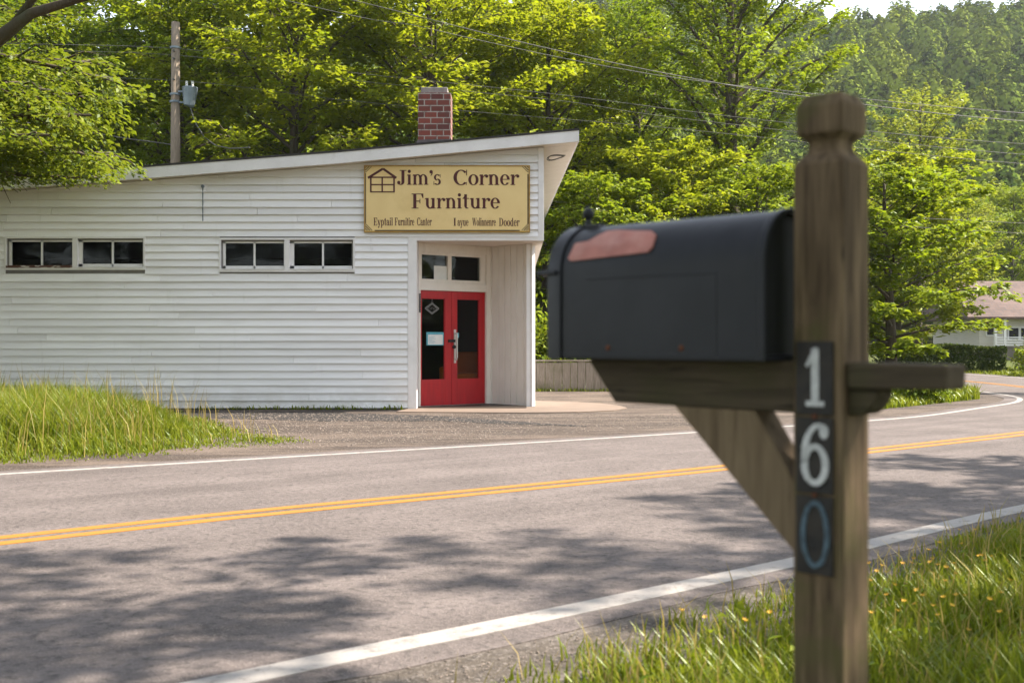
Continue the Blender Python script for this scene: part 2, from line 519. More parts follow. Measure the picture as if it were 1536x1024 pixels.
def inside(P, poly):
    """which of the points P lie in the polygon"""
    x, y = P[:, 0], P[:, 1]
    r = np.zeros(len(P), bool)
    q = np.array(poly)
    for (x0, y0), (x1, y1) in zip(q, np.roll(q, -1, 0)):
        c = ((y0 > y) != (y1 > y)) & (x < (x1 - x0) * (y - y0) / (y1 - y0 + 1e-12) + x0)
        r ^= c
    return r


# ----------------------------------------------------------------- world, sun, camera
SUN_AZ = (0.981, 0.194)      # towards the sun, on the ground
SUN_EL = 49.0
w = bpy.data.worlds.new('World')
SC.world = w
w.use_nodes = True
wn = w.node_tree
bg = wn.nodes['Background']
sky = wn.nodes.new('ShaderNodeTexSky')
sky.sky_type = 'NISHITA'
sky.sun_disc = False
sky.sun_elevation = R(SUN_EL)
sky.sun_rotation = math.atan2(SUN_AZ[0], SUN_AZ[1])
sky.air_density = 1.0
sky.dust_density = .5
hs_ = wn.nodes.new('ShaderNodeHueSaturation')
hs_.inputs['Saturation'].default_value = .40
wn.links.new(sky.outputs[0], hs_.inputs['Color'])
wn.links.new(hs_.outputs[0], bg.inputs[0])
bg.inputs[1].default_value = 0.15
sl = bpy.data.lights.new('sun', 'SUN')
sl.energy = 5.0
sl.angle = R(.55)
sl.color = (1.0, .895, .77)
so = bpy.data.objects.new('sun', sl)
COL.objects.link(so)
sv = Vector((SUN_AZ[0] * math.cos(R(SUN_EL)), SUN_AZ[1] * math.cos(R(SUN_EL)), math.sin(R(SUN_EL))))
so.rotation_euler = sv.to_track_quat('Z', 'Y').to_euler()
so.location = (30, 15, 45)

cam = bpy.data.cameras.new('camera')
cam.sensor_width = 36
cam.lens = FPX / 1536 * 36
cam.clip_start, cam.clip_end = .05, 3000
cam.dof.use_dof = True
cam.dof.focus_distance = 20.0
cam.dof.aperture_fstop = 4.3
co = bpy.data.objects.new('camera', cam)
COL.objects.link(co)
co.location = (0, 0, CAMH)
co.rotation_euler = (R(90), 0, 0)
SC.camera = co
SC.view_settings.view_transform = 'Standard'
SC.view_settings.look = 'None'
SC.view_settings.gamma = 1
SC.view_settings.exposure = 1.54
SC.cycles.max_bounces = 7
SC.cycles.diffuse_bounces = 4
SC.cycles.transparent_max_bounces = 12
SC.cycles.transmission_bounces = 4
SC.cycles.caustics_reflective = SC.cycles.caustics_refractive = False
SC.cycles.use_denoising = True


# ----------------------------------------------------------------- terrain
def hill_h(x, y):
    d = y + .10 * x
    t = np.clip((d - 95) / 235, 0, 1)
    s = t * t * (3 - 2 * t)
    return s * (76 + 4 * np.sin(x * .021 + 1.0) + 2 * np.sin(x * .06)) + 1.2 * np.clip((d - 60) / 60, 0, 1)


xs = np.r_[np.linspace(-420, -70, 22), np.linspace(-60, 130, 64), np.linspace(145, 460, 20)]
ys = np.r_[np.linspace(-300, -20, 12), np.linspace(-10, 80, 20), np.linspace(88, 340, 52), np.linspace(360, 900, 14)]
X, Y = np.meshgrid(xs, ys)
Z = hill_h(X, Y)
nx = len(xs)
mb = MB()
mb.add(np.c_[X.ravel(), Y.ravel(), Z.ravel()].tolist(),
       [(j * nx + i, j * nx + i + 1, (j + 1) * nx + i + 1, (j + 1) * nx + i) for j in range(len(ys) - 1) for i in range(nx - 1)])
tag(mb.build('ground', M['ground'], smooth=True), kind='structure')

FAR = catmull([(-60, -28), (-30, -7.2), (-12, 5.0), (-4.58, 10.15), (-1.81, 12.0), (.24, 13.33), (2.2, 14.68), (3.93, 15.94), (5.34, 17.0), (6.67, 18.2),
               (8.47, 20.4), (9.66, 21.9), (10.4, 23.2), (10.85, 24.5), (11.05, 26), (11.2, 27.5), (11.3, 30), (11.2, 36), (10.6, 46), (8.5, 62), (4, 80)])
MID = catmull([(-60, -42), (-30, -16.2), (-12, -.9), (-3.06, 6.777), (-1.71, 7.907), (0, 9.17), (1.986, 10.68), (3.87, 12.33), (6.63, 14.68), (9.2, 17.1),
               (11.3, 19.9), (12.5, 23), (13.0, 26), (13.3, 29), (13.6, 33), (13.5, 40), (12.9, 48), (11, 63), (6.7, 81)])
NEAR = catmull([(-60, -54), (-30, -21.6), (-12, -5.7), (-5, .50), (-.92, 4.04), (0, 4.80), (1.517, 6.11), (2.09, 6.645), (3.66, 8.10), (7.2, 11.1), (10.8, 14.3), (13.4, 17.4),
                (15.2, 20.6), (16.1, 24), (16.5, 28), (16.7, 33), (16.6, 40), (16, 49), (14, 64), (9.6, 82)])
NS = 620
FARs, MIDs, NEARs = resample(FAR, NS), resample(MID, NS), resample(NEAR, NS)

# sheets, each a few millimetres over the one below
lot = [(-13, 4.2), (-4.9, 10.1), (2, 14.4), (5.2, 16.8), (8.4, 20.2), (10.2, 22.9), (10.9, 25.4), (10.7, 27.5), (6.5, 27.2), (5.0, 27.1), (3.2, 27.4), (.2, 27.4), (.2, 22), (-16, 21.2),
       (-16, 4.2)]
mb = MB()
mb.add([(p[0], p[1], .004) for p in lot], [tuple(range(len(lot)))])
tag(mb.build('gravel_lot', M['lot']), kind='structure')
strip('road_shoulder', offset(NEARs, .05), offset(NEARs, -.86), .006, M['shoulder'])
rag = np.convolve(RNG.normal(0, 1, NS + 8), np.ones(5) / 5, 'same')[:NS, None]
strip('road', offset(FARs, .30 + .03 * rag), offset(NEARs, -.24 + .05 * rag), .010, M['road'])
strip('edge_line_marking', offset(FARs, .055), offset(FARs, -.055), .014, M['white_line'])
strip('edge_line_marking', offset(NEARs, .08), offset(NEARs, -.08), .014, M['white_line'])
strip('centre_line_marking', offset(MIDs, .16), offset(MIDs, .05), .014, M['yellow_line'])
strip('centre_line_marking', offset(MIDs, -.05), offset(MIDs, -.16), .014, M['yellow_line'])

# darker patched asphalt along the foot of the wall
top_ = catmull([gpt(*p) for p in ((225, 617.5), (420, 618.5), (600, 622), (690, 626.5), (790, 633.5), (880, 639))], 10)
bot_ = catmull([gpt(*p) for p in ((225, 624), (380, 629.5), (520, 632), (640, 631.5), (760, 636), (880, 640.5))], 10)
rag2 = np.random.default_rng(4).normal(0, 1, (2, len(top_)))
strip('asphalt_patch', top_ + np.c_[0 * rag2[0], .05 * rag2[0]], bot_ + np.c_[0 * rag2[1], .07 * rag2[1]], .008, M['patch'])
# concrete pad at the shop entrance
pad = [(-1.85, 19.95), (-1.95, 19.1), (.2, 18.9), (1.1, 19.05), (1.75, 19.5), (2.05, 20.2), (2.0, 20.9), (1.7, 21.7), (1.2, 22.3), (.45, 22.6), (.37, 21), (-.3, 21.6), (-1.7, 20.6)]
mb = MB()
mb.slab(pad, 0.0, .018)
tag(mb.build('concrete_path', M['concrete']), kind='structure')

# ----------------------------------------------------------------- shop building
WY = 20.0                       # plane of the long front wall
ROOF = [(-15.5, 3.52), (-8.9, 4.045), (-3.0, 4.50), (1.165, 4.88)]  # top edge of the front fascia (x, z)


def roof_z(x):
    return float(np.interp(x, [p[0] for p in ROOF], [p[1] for p in ROOF]))


shop = thing('furniture_store', 'low white clapboard store with slanting roof, red double door and brick chimney', 'building', (-6, 25, 0))
WIN = []
for (a, b, y0, y1) in ((8, 219, 355, 405), (329, 533, 357, 408)):
    x0, z1 = wpt(a, y0, WY)
    x1, z0 = wpt(b, y1, WY)
    WIN.append((x0, x1, z0, z1))
SOF = 2.97                      # soffit height over the entrance
XC, XR = -1.68, .55             # recess starts / right end of the upper wall


def clip_top(poly):
    """cut a wall polygon (x, z) at the soffit line under the roof"""
    out = []
    f = lambda p: roof_z(p[0]) - .20 - p[1]
    for i, p in enumerate(poly):
        q = poly[(i + 1) % len(poly)]
        a, b = f(p), f(q)
        if a >= 0:
            out.append(p)
        if (a >= 0) != (b >= 0):
            t = a / (a - b)
            out.append((p[0] + (q[0] - p[0]) * t, p[1] + (q[1] - p[1]) * t))
    return out


mb = MB()
pitch = .131
z = .03
rr = random.Random(3)
row = 0
while z < 4.8:
    z1 = z + pitch
    segs = [(-15.3, -1.835)] if z1 < SOF + .12 else [(-15.3, XR - .09)]
    for (a, b, c, d) in WIN:
        if z1 > c + .02 and z < d - .02:
            segs = [s for (p, q) in segs for s in ((p, min(q, a + .01)), (max(p, b - .01), q)) if s[1] - s[0] > .02]
    cut = []
    for (p, q) in segs:
        x = p
        while q - x > 4.2:
            l = rr.uniform(2.4, 3.9)
            cut.append((x, x + l))
            x += l
        cut.append((x, q))
    for (p, q) in cut:
        j = rr.uniform(-.003, .003)
        j2 = rr.uniform(-.003, .003)
        n = max(1, int((q - p) / .9))
        poly = [(p + .0035 + (q - p - .007) * i / n, z + j + (j2 - j) * i / n + rr.uniform(-.0015, .0015)) for i in range(n + 1)] + [(q - .0012, z1 + .006), (p + .0012, z1 + .006)]
        poly = clip_top(poly)
        if len(poly) < 3:
            continue
        yo = rr.uniform(0, .003)
        fy = lambda zz: WY - .004 - yo -   .040 * (1 - min(1, max(0, (zz - z) / pitch)))
        k = len(poly)
        pts = [(u, fy(v), v) for u, v in poly] + [(u, WY, v) for u, v in poly]
        mb.add(pts, [tuple(range(k))] + [((i + 1) % k, i, k + i, k + (i + 1) % k) for i in range(k)])
    z = z1
mb.build('clapboard_wall', M['siding'], shop)

# structural walls behind the boards
mb = MB()
zt = lambda x: roof_z(x) - .205
# front backing with window holes (cells)
xsb = sorted([-15.3, XC - .14] + [v for w_ in WIN for v in (w_[0] + .06, w_[1] - .06)])
for a, b in zip(xsb, xsb[1:]):
    hole = [w_ for w_ in WIN if abs(w_[0] + .06 - a) < 1e-6]
    if hole:
        mb.prism([(a, 0), (b, 0), (b, hole[0][2] + .06), (a, hole[0][2] + .06)], WY, WY + .12)
        mb.prism([(a, hole[0][3] - .06), (b, hole[0][3] - .06), (b, zt(b)), (a, zt(a))], WY, WY + .12)
    else:
        mb.prism([(a, 0), (b, 0), (b, zt(b)), (a, zt(a))], WY, WY + .12)
mb.prism([(XC - .14, SOF + .01), (XR - .01, SOF + .01), (XR - .01, zt(XR)), (XC - .14, zt(XC))], WY, WY + .12)
mb.build('wall', M['backing'], shop)
mb = MB()
# right upper wall, right lower wall, back, left
for (x, y0, y1, z0, off) in ((XR, 20.0, 33.0, SOF, 0), (.364, 20.62, 33.0, 0, 0), (-15.3, 20.0, 33.0, 0, .12)):
    pts = [(x, y0, z0), (x, y1, z0), (x, y1, zt(x) - .0), (x, y0, zt(x))]
    mb.add(pts + [(p[0] - .1 + off, p[1], p[2]) for p in pts], [(0, 1, 2, 3), (7, 6, 5, 4), (0, 3, 7, 4), (1, 5, 6, 2), (3, 2, 6, 7), (0, 4, 5, 1)])
mb.prism([(-15.2, 0), (.26, 0), (.26, zt(.26)), (-15.2, zt(-15.2))], 32.9, 33.0)
mb.build('side_wall', M['white'], shop)
# trim: corner boards, bulkhead band, right corner
mb = MB()
mb.box(-1.835, WY - .035, .0, XC, WY + .42, SOF + .005)
mb.build('corner_board', M['white'], shop, bevel=.004)
mb = MB()
mb.box(-1.835, WY - .030, SOF + .005, XR + .01, WY + .1, SOF + .125)
mb.build('trim_board', M['white'], shop, bevel=.004)
mb = MB()
mb.prism([(XR - .09, SOF + .125), (XR + .012, SOF + .125), (XR + .012, zt(XR)), (XR - .09, zt(XR - .09))], WY - .03, WY + .1)
mb.build('corner_board', M['white'], shop, bevel=.004)
# soffit over the entrance
mb = MB()
mb.slab([(XC - .0, WY + .1), (XR - .1, WY + .1), (XR - .1, 22.0), (XC, 22.0)], SOF + .012, SOF + .05)
mb.slab([(.366, WY + .1), (XR, WY + .1), (XR, 33), (.366, 33)], SOF - .012, SOF + .008)
mb.build('soffit', M['cream'], shop)

# roof: deck, fascia, eave soffit, felt edge; right edge runs slightly inward to the back
mb = MB()
XB = .93
rp = [(x, WY - .30, zz) for x, zz in ROOF]
rb = [((x if x < 1 else XB), 33.3, zz - .02) for x, zz in ROOF]
n = len(rp)
mb.add(rp + rb, [(i, i + 1, n + i + 1, n + i) for i in range(n - 1)])
low = [(x, y, zz - .015) for x, y, zz in rp + rb]
mb.add([(x, y - .012, zz + .022) for x, y, zz in rp] + [(x, y, zz + .022) for x, y, zz in rb] + [(x, y - .012, zz - .012) for x, y, zz in rp] + [(x, y, zz - .012) for x, y, zz in rb],
       [(i, i + 1, n + i + 1, n + i) for i in range(n - 1)] + [(2 * n + i, 2 * n + i + 1, i + 1, i) for i in range(n - 1)] + [(n - 1, 3 * n - 1, 4 * n - 1, 2 * n - 1)])
roof = mb.build('roof', M['roofing'], shop)
mb = MB()
for i in range(n - 1):
    (xa, _, za), (xb, _, zb) = rp[i], rp[i + 1]
    mb.add([(xa, WY - .30, za - .013), (xb, WY - .30, zb - .013), (xb, WY - .30, zb - .205), (xa, WY - .30, za - .205),
            (xa, WY - .27, za - .013), (xb, WY - .27, zb - .013), (xb, WY - .27, zb - .205), (xa, WY - .27, za - .205)],
           [(3, 2, 1, 0), (4, 5, 6, 7), (2, 3, 7, 6), (0, 1, 5, 4)])
(xa, ya, za), (xb, yb, zb) = rp[-1], rb[-1]
mb.add([(xa + .001, ya, za - .013), (xb, yb, zb - .013), (xb, yb, zb - .13), (xa + .001, ya, za - .205), (xa - .03, ya, za - .013), (xb - .03, yb, zb - .013), (xb - .03, yb, zb - .13), (xa - .03, ya, za - .205)],
       [(0, 1, 2, 3), (7, 6, 5, 4), (3, 2, 6, 7)])
mb.build('fascia', M['white'], roof)
mb = MB()   # eave soffit, front strip with vents and right side
for i in range(n - 1):
    (xa, _, za), (xb, _, zb) = rp[i], rp[i + 1]
    mb.add([(xa, WY - .27, za - .19), (xb, WY - .27, zb - .19), (xb, WY + .1, zb - .19), (xa, WY + .1, za - .19)], [(0, 3, 2, 1)])
mb.add([(XR, WY + .1, zt(XR) + .012), (1.13, WY + .1, roof_z(1.13) - .19), (XB - .03, 33.2, roof_z(1.13) - .12), (XR, 33.2, zt(XR) + .012)], [(0, 3, 2, 1)])
x = -9.0
while x < .4:
    z_ = roof_z(x) - .1915
    mb.box(x, WY - .262, z_ - .010, x + .05, WY - .250, z_ - .0005, 1)
    x += .155
mb.build('eave_soffit', [M['cream'], M['backing']], roof)

# chimney
cx0, cz0 = wpt(627, 213, 24.0)
cx1, cz1 = wpt(676, 139, 24.0)
cw = cx1 - cx0
chm = MB()
chm.box(0, 0, -.5, cw, cw, cz1 - cz0)
ch = chm.build('chimney', M['brick'])
ch.location = (cx0, 24.0, cz0)
ch.parent = shop
ch.matrix_parent_inverse = WORLD[shop.name].inverted()
WORLD[ch.name] = Matrix.Translation(ch.location)
mb = MB()
mb.box(cx0 + .055, 24.05, cz1, cx1 - .07, 24.0 + cw - .06, cz1 + .125)
mb.build('chimney_cap', M['mortar'], ch, bevel=.01)
mb = MB()
mb.prism([(cx0 - .07, cz0 - .3), (cx1 + .03, cz0 - .3), (cx1 + .012, cz0 + .06), (cx0 - .02, cz0 + .04)], 23.97, 24.0 + cw + .03)
mb.build('flashing', M['flash'], ch)


# windows of the long wall
def long_window(w_, sill_bad):
    x0, x1, z0, z1 = w_
    y0, y1 = WY - .045, WY + .10
    f = MB()
    t = .035
    f.box(x0, y0, z1 - t, x1, y1, z1)
    f.box(x0, y0, z0, x1, y1, z0 + t)
    f.box(x0, y0, z0 + t, x0 + t, y1, z1 - t)
    f.box(x1 - t, y0, z0 + t, x1, y1, z1 - t)
    xm = (x0 + x1) / 2
    f.box(xm - .045, y0 + .003, z0 + t, xm + .045, y1, z1 - t)
    fr = f.build('window', M['white'], shop, bevel=.003)
    for k, (a, b) in enumerate(((x0 + t, xm - .045), (xm + .045, x1 - t))):
        s = MB()
        ys0, ys1 = WY + .02, WY + .06
        s.box(a, ys0, z1 - t - .055, b, ys1, z1 - t)
        s.box(a, ys0, z0 + t, b, ys1, z0 + t + (.075 if not (sill_bad and k == 0) else .03))
        s.box(a, ys0, z0 + t, a + .07, ys1, z1 - t)
        s.box(b - .02, ys0, z0 + t, b, ys1, z1 - t)
        c = (a + b) / 2 + .02
        s.box(c - .016, ys0, z0 + t, c + .016, ys1, z1 - t)
        s.build('sash', M['white'], fr)
        g = MB()
        g.box(a, ys0 + .018, z0 + t, b, ys0 + .022, z1 - t)
        g.build('pane', M['glass'], fr)
        si = MB()
        si.box(a - (.004), y0 - .012, z0 + t + .001, b + .004, ys0 - .001, z0 + t + (.045 if sill_bad and k == 0 else .02))
        si.build('sill', M['peel'] if sill_bad and k == 0 else M['white'], fr)
    return fr


long_window(WIN[0], True)['label'] = 'window with dark rotted sill under its first sash'
long_window(WIN[1], False)

# small fittings on the wall
mb = MB()
x_, zt_ = wpt(305, 280, WY)
_, zb_ = wpt(305, 332, WY)
mb.tube([(x_, WY - .035, zt_), (x_, WY - .035, zb_)], .010, 8)
mb.sphere((x_, WY - .045, zt_), .03)
mb.build('conduit', M['galv'], shop)
mb = MB()
cx_, cz_ = wpt(556, 352, WY - .03)
mb.tube([(cx_ - .02, WY - .034, cz_ + .05), (cx_ + .03, WY - .04, cz_ - .12), (cx_ + .045, WY - .04, cz_ - .28), (cx_ + .01, WY - .04, cz_ - .24), (cx_ + .0, WY - .036, cz_ - .05)], .004, 6)
mb.build('loose_wire', M['white'], shop)
mb = MB()
lp = []
for k in range(40):
    t = 2 * math.pi * k / 20
    lp.append((.78 + .15 * math.cos(t) + .012 * k / 10, 20.75 + .22 * math.sin(t), 4.555 + .02 * math.cos(t) + .012 * math.sin(2 * t) + .0006 * k))
mb.tube(lp, .009, 6)
mb.build('cable_loop', M['cable'], shop)

# entrance: local frame along the door plane (u along the opening, v out of the wall, z up)
DA, DB = Vector((-1.68, 20.40, 0)), Vector((-.50, 21.36, 0))
DU = (DB - DA).normalized()
DW = (DB - DA).length
DN = Vector((DU.y, -DU.x, 0))


def TD(u, v, z):
    p = DA + DU * u + DN * v
    return (p.x, p.y, z)


DZ0, DZ1 = .03, 2.12
mb = MB(TD)   # casing round door and transom
HT = SOF + .012
mb.box(-.03, -.12, DZ0, .012, .05, HT)
mb.box(DW - .012, -.12, DZ0, DW + .11, .05, HT)
mb.box(.012, -.12, DZ1 + .005, DW - .012, .045, DZ1 + .14)
mb.box(.012, -.12, DZ1 + .70, DW - .012, .045, HT)
mb.build('door_casing', M['cream'], shop, bevel=.004)
tr = MB(TD)
tz0, tz1 = DZ1 + .14, DZ1 + .70
tr.box(.012, -.08, tz0, DW - .012, .015, tz0 + .07)
tr.box(.012, -.08, tz1 - .05, DW - .012, .015, tz1)
tr.box(.012, -.08, tz0 + .07, .06, .015, tz1 - .05)
tr.box(DW - .13, -.08, tz0 + .07, DW - .012, .015, tz1 - .05)
tr.box(.64, -.08, tz0 + .07, .72, .018, tz1 - .05)
trn = tr.build('transom_window', M['cream'], shop, bevel=.003)
g = MB(TD)
g.box(.012, -.035, tz0, DW - .012, -.031, tz1)
g.build('pane', M['glass'], trn)
g = MB(TD)
g.box(.355, -.028, tz0 + .072, .645, -.026, tz0 + .32)
g.build('paper_notice', M['paper'], trn)
mid = DW * .482
for k, (a, b, ga, gb) in enumerate(((.014, mid - .003, .07, .80), (mid + .003, DW - .014, .16, .83))):
    L = b - a
    d = MB(TD)
    gz0, gz1 = .50, 1.985
    u0, u1 = a + L * ga, a + L * gb
    d.box(a, -.06, DZ0 + .008, u0, 0, DZ1)
    d.box(u1, -.06, DZ0 + .008, b, 0, DZ1)
    d.box(u0, -.06, DZ0 + .008, u1, 0, gz0)
    d.box(u0, -.06, gz1, u1, 0, DZ1)
    leaf = d.build('door', M['red'], shop, bevel=.004)
    g = MB(TD)
    g.box(u0, -.034, gz0, u1, -.030, gz1)
    g.build('pane', M['glass'], leaf)
    bd = MB(TD)   # glazing bead
    for (p, q, r_, s_) in ((u0, gz0, u0 + .012, gz1), (u1 - .012, gz0, u1, gz1), (u0 + .012, gz0, u1 - .012, gz0 + .012), (u0 + .012, gz1 - .012, u1 - .012, gz1)):
        bd.box(p, -.029, q, r_, -.012, s_)
    bd.build('glazing_bead', M['red'], leaf)
    if k == 0:
        nb = MB(TD)
        nb.box(u0 + .125, -.0285, 1.13, u1 - .01, -.0265, 1.37)
        nt_ = nb.build('notice', M['notice_blue'], leaf)
        nb = MB(TD)
        nb.box(u0 + .16, -.0262, 1.145, u1 - .035, -.0255, 1.325)
        nb.build('notice_sheet', M['paper'], leaf)
        nb = MB(TD)
        for i in range(7):
            nb.box(u0 + .175, -.0252, 1.165 + i * .02, u0 + .175 + (.12, .15, .13, .08, .15, .11, .14)[i], -.0249, 1.170 + i * .02)
        nb.build('notice_lines', M['notice_blue'], leaf)
        nb = MB(TD)  # diamond decal with lettering strokes
        c = ((u0 + .035 + u1) / 2 - .03, 1.80)
        for s_, t_ in ((1.0, .011), (.78, .007)):
            pts = [(c[0] - .155 * s_, c[1]), (c[0], c[1] + .10 * s_), (c[0] + .155 * s_, c[1]), (c[0], c[1] - .10 * s_)]
            for i in range(4):
                (xa, za), (xb, zb) = pts[i], pts[(i + 1) % 4]
                nb.add([(xa, -.027, za - t_), (xb, -.027, zb - t_), (xb, -.027, zb + t_), (xa, -.027, za + t_)], [(0, 1, 2, 3)])
        nb.tube([(c[0] - .02, -.026, c[1] + .10), (c[0] + .0, -.026, c[1] + .18)], .003, 5)
        nb.tube([(c[0] + .02, -.026, c[1] + .10), (c[0] + .0, -.026, c[1] + .18)], .003, 5)
        nb.build('door_decal', M['decal'], leaf)
        DECAL = (c, leaf)
    else:
        h = MB(TD)
        hu = a + .075
        h.box(hu - .028, .0, .80, hu + .022, .006, 1.42)
        h.tube([(hu, .006, .87), (hu, .06, .87), (hu, .065, .90), (hu, .065, 1.32), (hu, .06, 1.35), (hu, .006, 1.35)], .012, 8)
        h.build('handle', M['steel'], leaf)
        h = MB(TD)
        h.tube([(hu - .03, .0, 1.10), (hu - .03, .03, 1.10)], .035, 10)
        h.box(hu - .16, .004, 1.185, hu - .01, .03, 1.235)
        h.build('lock', M['inner_black'], leaf)
        nb = MB(TD)
        nb.box(u0 + .005, -.0285, 1.27, u0 + .06, -.0265, 1.36)
        nb.build('notice', M['notice_blue'], leaf)
mb = MB(TD)
mb.box(-.03, -.10, .0185, DW + .1, .02, DZ0 + .004)
mb.build('threshold', M['steel'], shop)
# vertical number strip on the casing
mb = MB(TD)
mb.box(-.026, .051, 1.72, .008, .060, 2.06)
ns = mb.build('number_strip', M['plaque'], shop)
mb = MB(TD)
for i in range(7):
    mb.box(-.019, .0605, 1.735 + i * .046, .001, .0612, 1.762 + i * .046)
mb.build('number_mark', M['decal'], ns)
# board-and-groove wall between door and outer corner
PA, PB = Vector((-.38, 21.36, 0)), Vector((.364, 20.60, 0))
PU = (PB - PA).normalized()
PW = (PB - PA).length
PN = Vector((PU.y, -PU.x, 0))


def TP(u, v, z):
    p = PA + PU * u + PN * v
    return (p.x, p.y, z)


mb = MB(TP)
nb_ = 6
for i in range(nb_):
    a, b = PW * .94 * i / nb_, PW * .94 * (i + 1) / nb_
    g_ = .011
    mb.add([(a + g_, .0, .02), (b - g_, .0, .02), (b - g_, .0, SOF + .011), (a + g_, .0, SOF + .011), (a, -.024, .02), (b, -.024, .02), (b, -.024, SOF + .011), (a, -.024, SOF + .011)],
           [(0, 1, 2, 3), (4, 0, 3, 7), (1, 5, 6, 2)])
mb.box(-.2, -.09, .02, PW - .01, -.0245, SOF + .011)
mb.build('panel_wall', M['cream'], shop)
mb = MB(TP)
mb.box(PW * .94, -.07, .02, PW + .012, .012, SOF + .011)
mb.build('corner_board', M['white'], shop, bevel=.004)
mb = MB(TP)
mb.box(-.10, -.06, .02, -.004, .018, SOF + .011)
mb.build('panel_trim', M['cream'], shop, bevel=.004)
# dark interior
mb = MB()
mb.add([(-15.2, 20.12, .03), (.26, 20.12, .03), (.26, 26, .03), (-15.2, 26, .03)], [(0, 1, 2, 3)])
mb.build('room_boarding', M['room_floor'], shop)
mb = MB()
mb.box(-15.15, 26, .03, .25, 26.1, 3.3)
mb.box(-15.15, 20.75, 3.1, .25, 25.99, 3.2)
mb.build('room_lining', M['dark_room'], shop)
# orange armchair inside, seen through the glass
ac = thing('armchair', 'orange armchair standing inside the store behind the door glass', 'armchair', (-.95, 21.65, .03))
for nm, bx in (('seat', (-1.25, 21.36, .28, -.62, 21.86, .60)), ('backrest', (-1.25, 21.86, .3, -.62, 22.0, 1.0))):
    q = MB()
    q.box(*bx)
    q.build(nm, M['orange'], ac, bevel=.03)
for xx in (-1.37, -.615):
    q = MB()
    q.box(xx, 21.36, .15, xx + .115, 21.96, .72)
    q.build('armrest', M['orange'], ac, bevel=.03)
for xx in (-1.3, -.55):
    for yy in (21.42, 21.9):
        q = MB()
        q.tube([(xx, yy, .03), (xx, yy, .15)], .025, 8)
        q.build('leg', M['bark'], ac)

# ----------------------------------------------------------------- lettering
S_, XH = .185, .70


def rect(x0, y0, x1, y1):
    return [(x0, y0), (x1, y0), (x1, y1), (x0, y1)]


def arc(cx, cy, ro, ri, a0, a1, n=14):
    """list of quads along a ring; ro/ri = (rx, ry)"""
    out = []
    for i in range(n):
        p, q = R(a0 + (a1 - a0) * i / n), R(a0 + (a1 - a0) * (i + 1) / n)
        out.append([(cx + ro[0] * math.cos(p), cy + ro[1] * math.sin(p)), (cx + ro[0] * math.cos(q), cy + ro[1] * math.sin(q)),
                    (cx + ri[0] * math.cos(q), cy + ri[1] * math.sin(q)), (cx + ri[0] * math.cos(p), cy + ri[1] * math.sin(p))])
    return out


def disc(cx, cy, r):
    return [(cx + r * math.cos(2 * math.pi * i / 14), cy + r * math.sin(2 * math.pi * i / 14)) for i in range(14)]


def stem(x, y0=0.0, y1=XH, foot=True, head=True, s=S_):
    o = [rect(x, y0, x + s, y1)]
    if foot:
        o.append(rect(x - .07, y0, x + s + .07, y0 + .05))
    if head:
        o.append([(x - .09, y1 - .07), (x + .02, y1 - .10), (x + .02, y1), (x - .02, y1)])
    return o


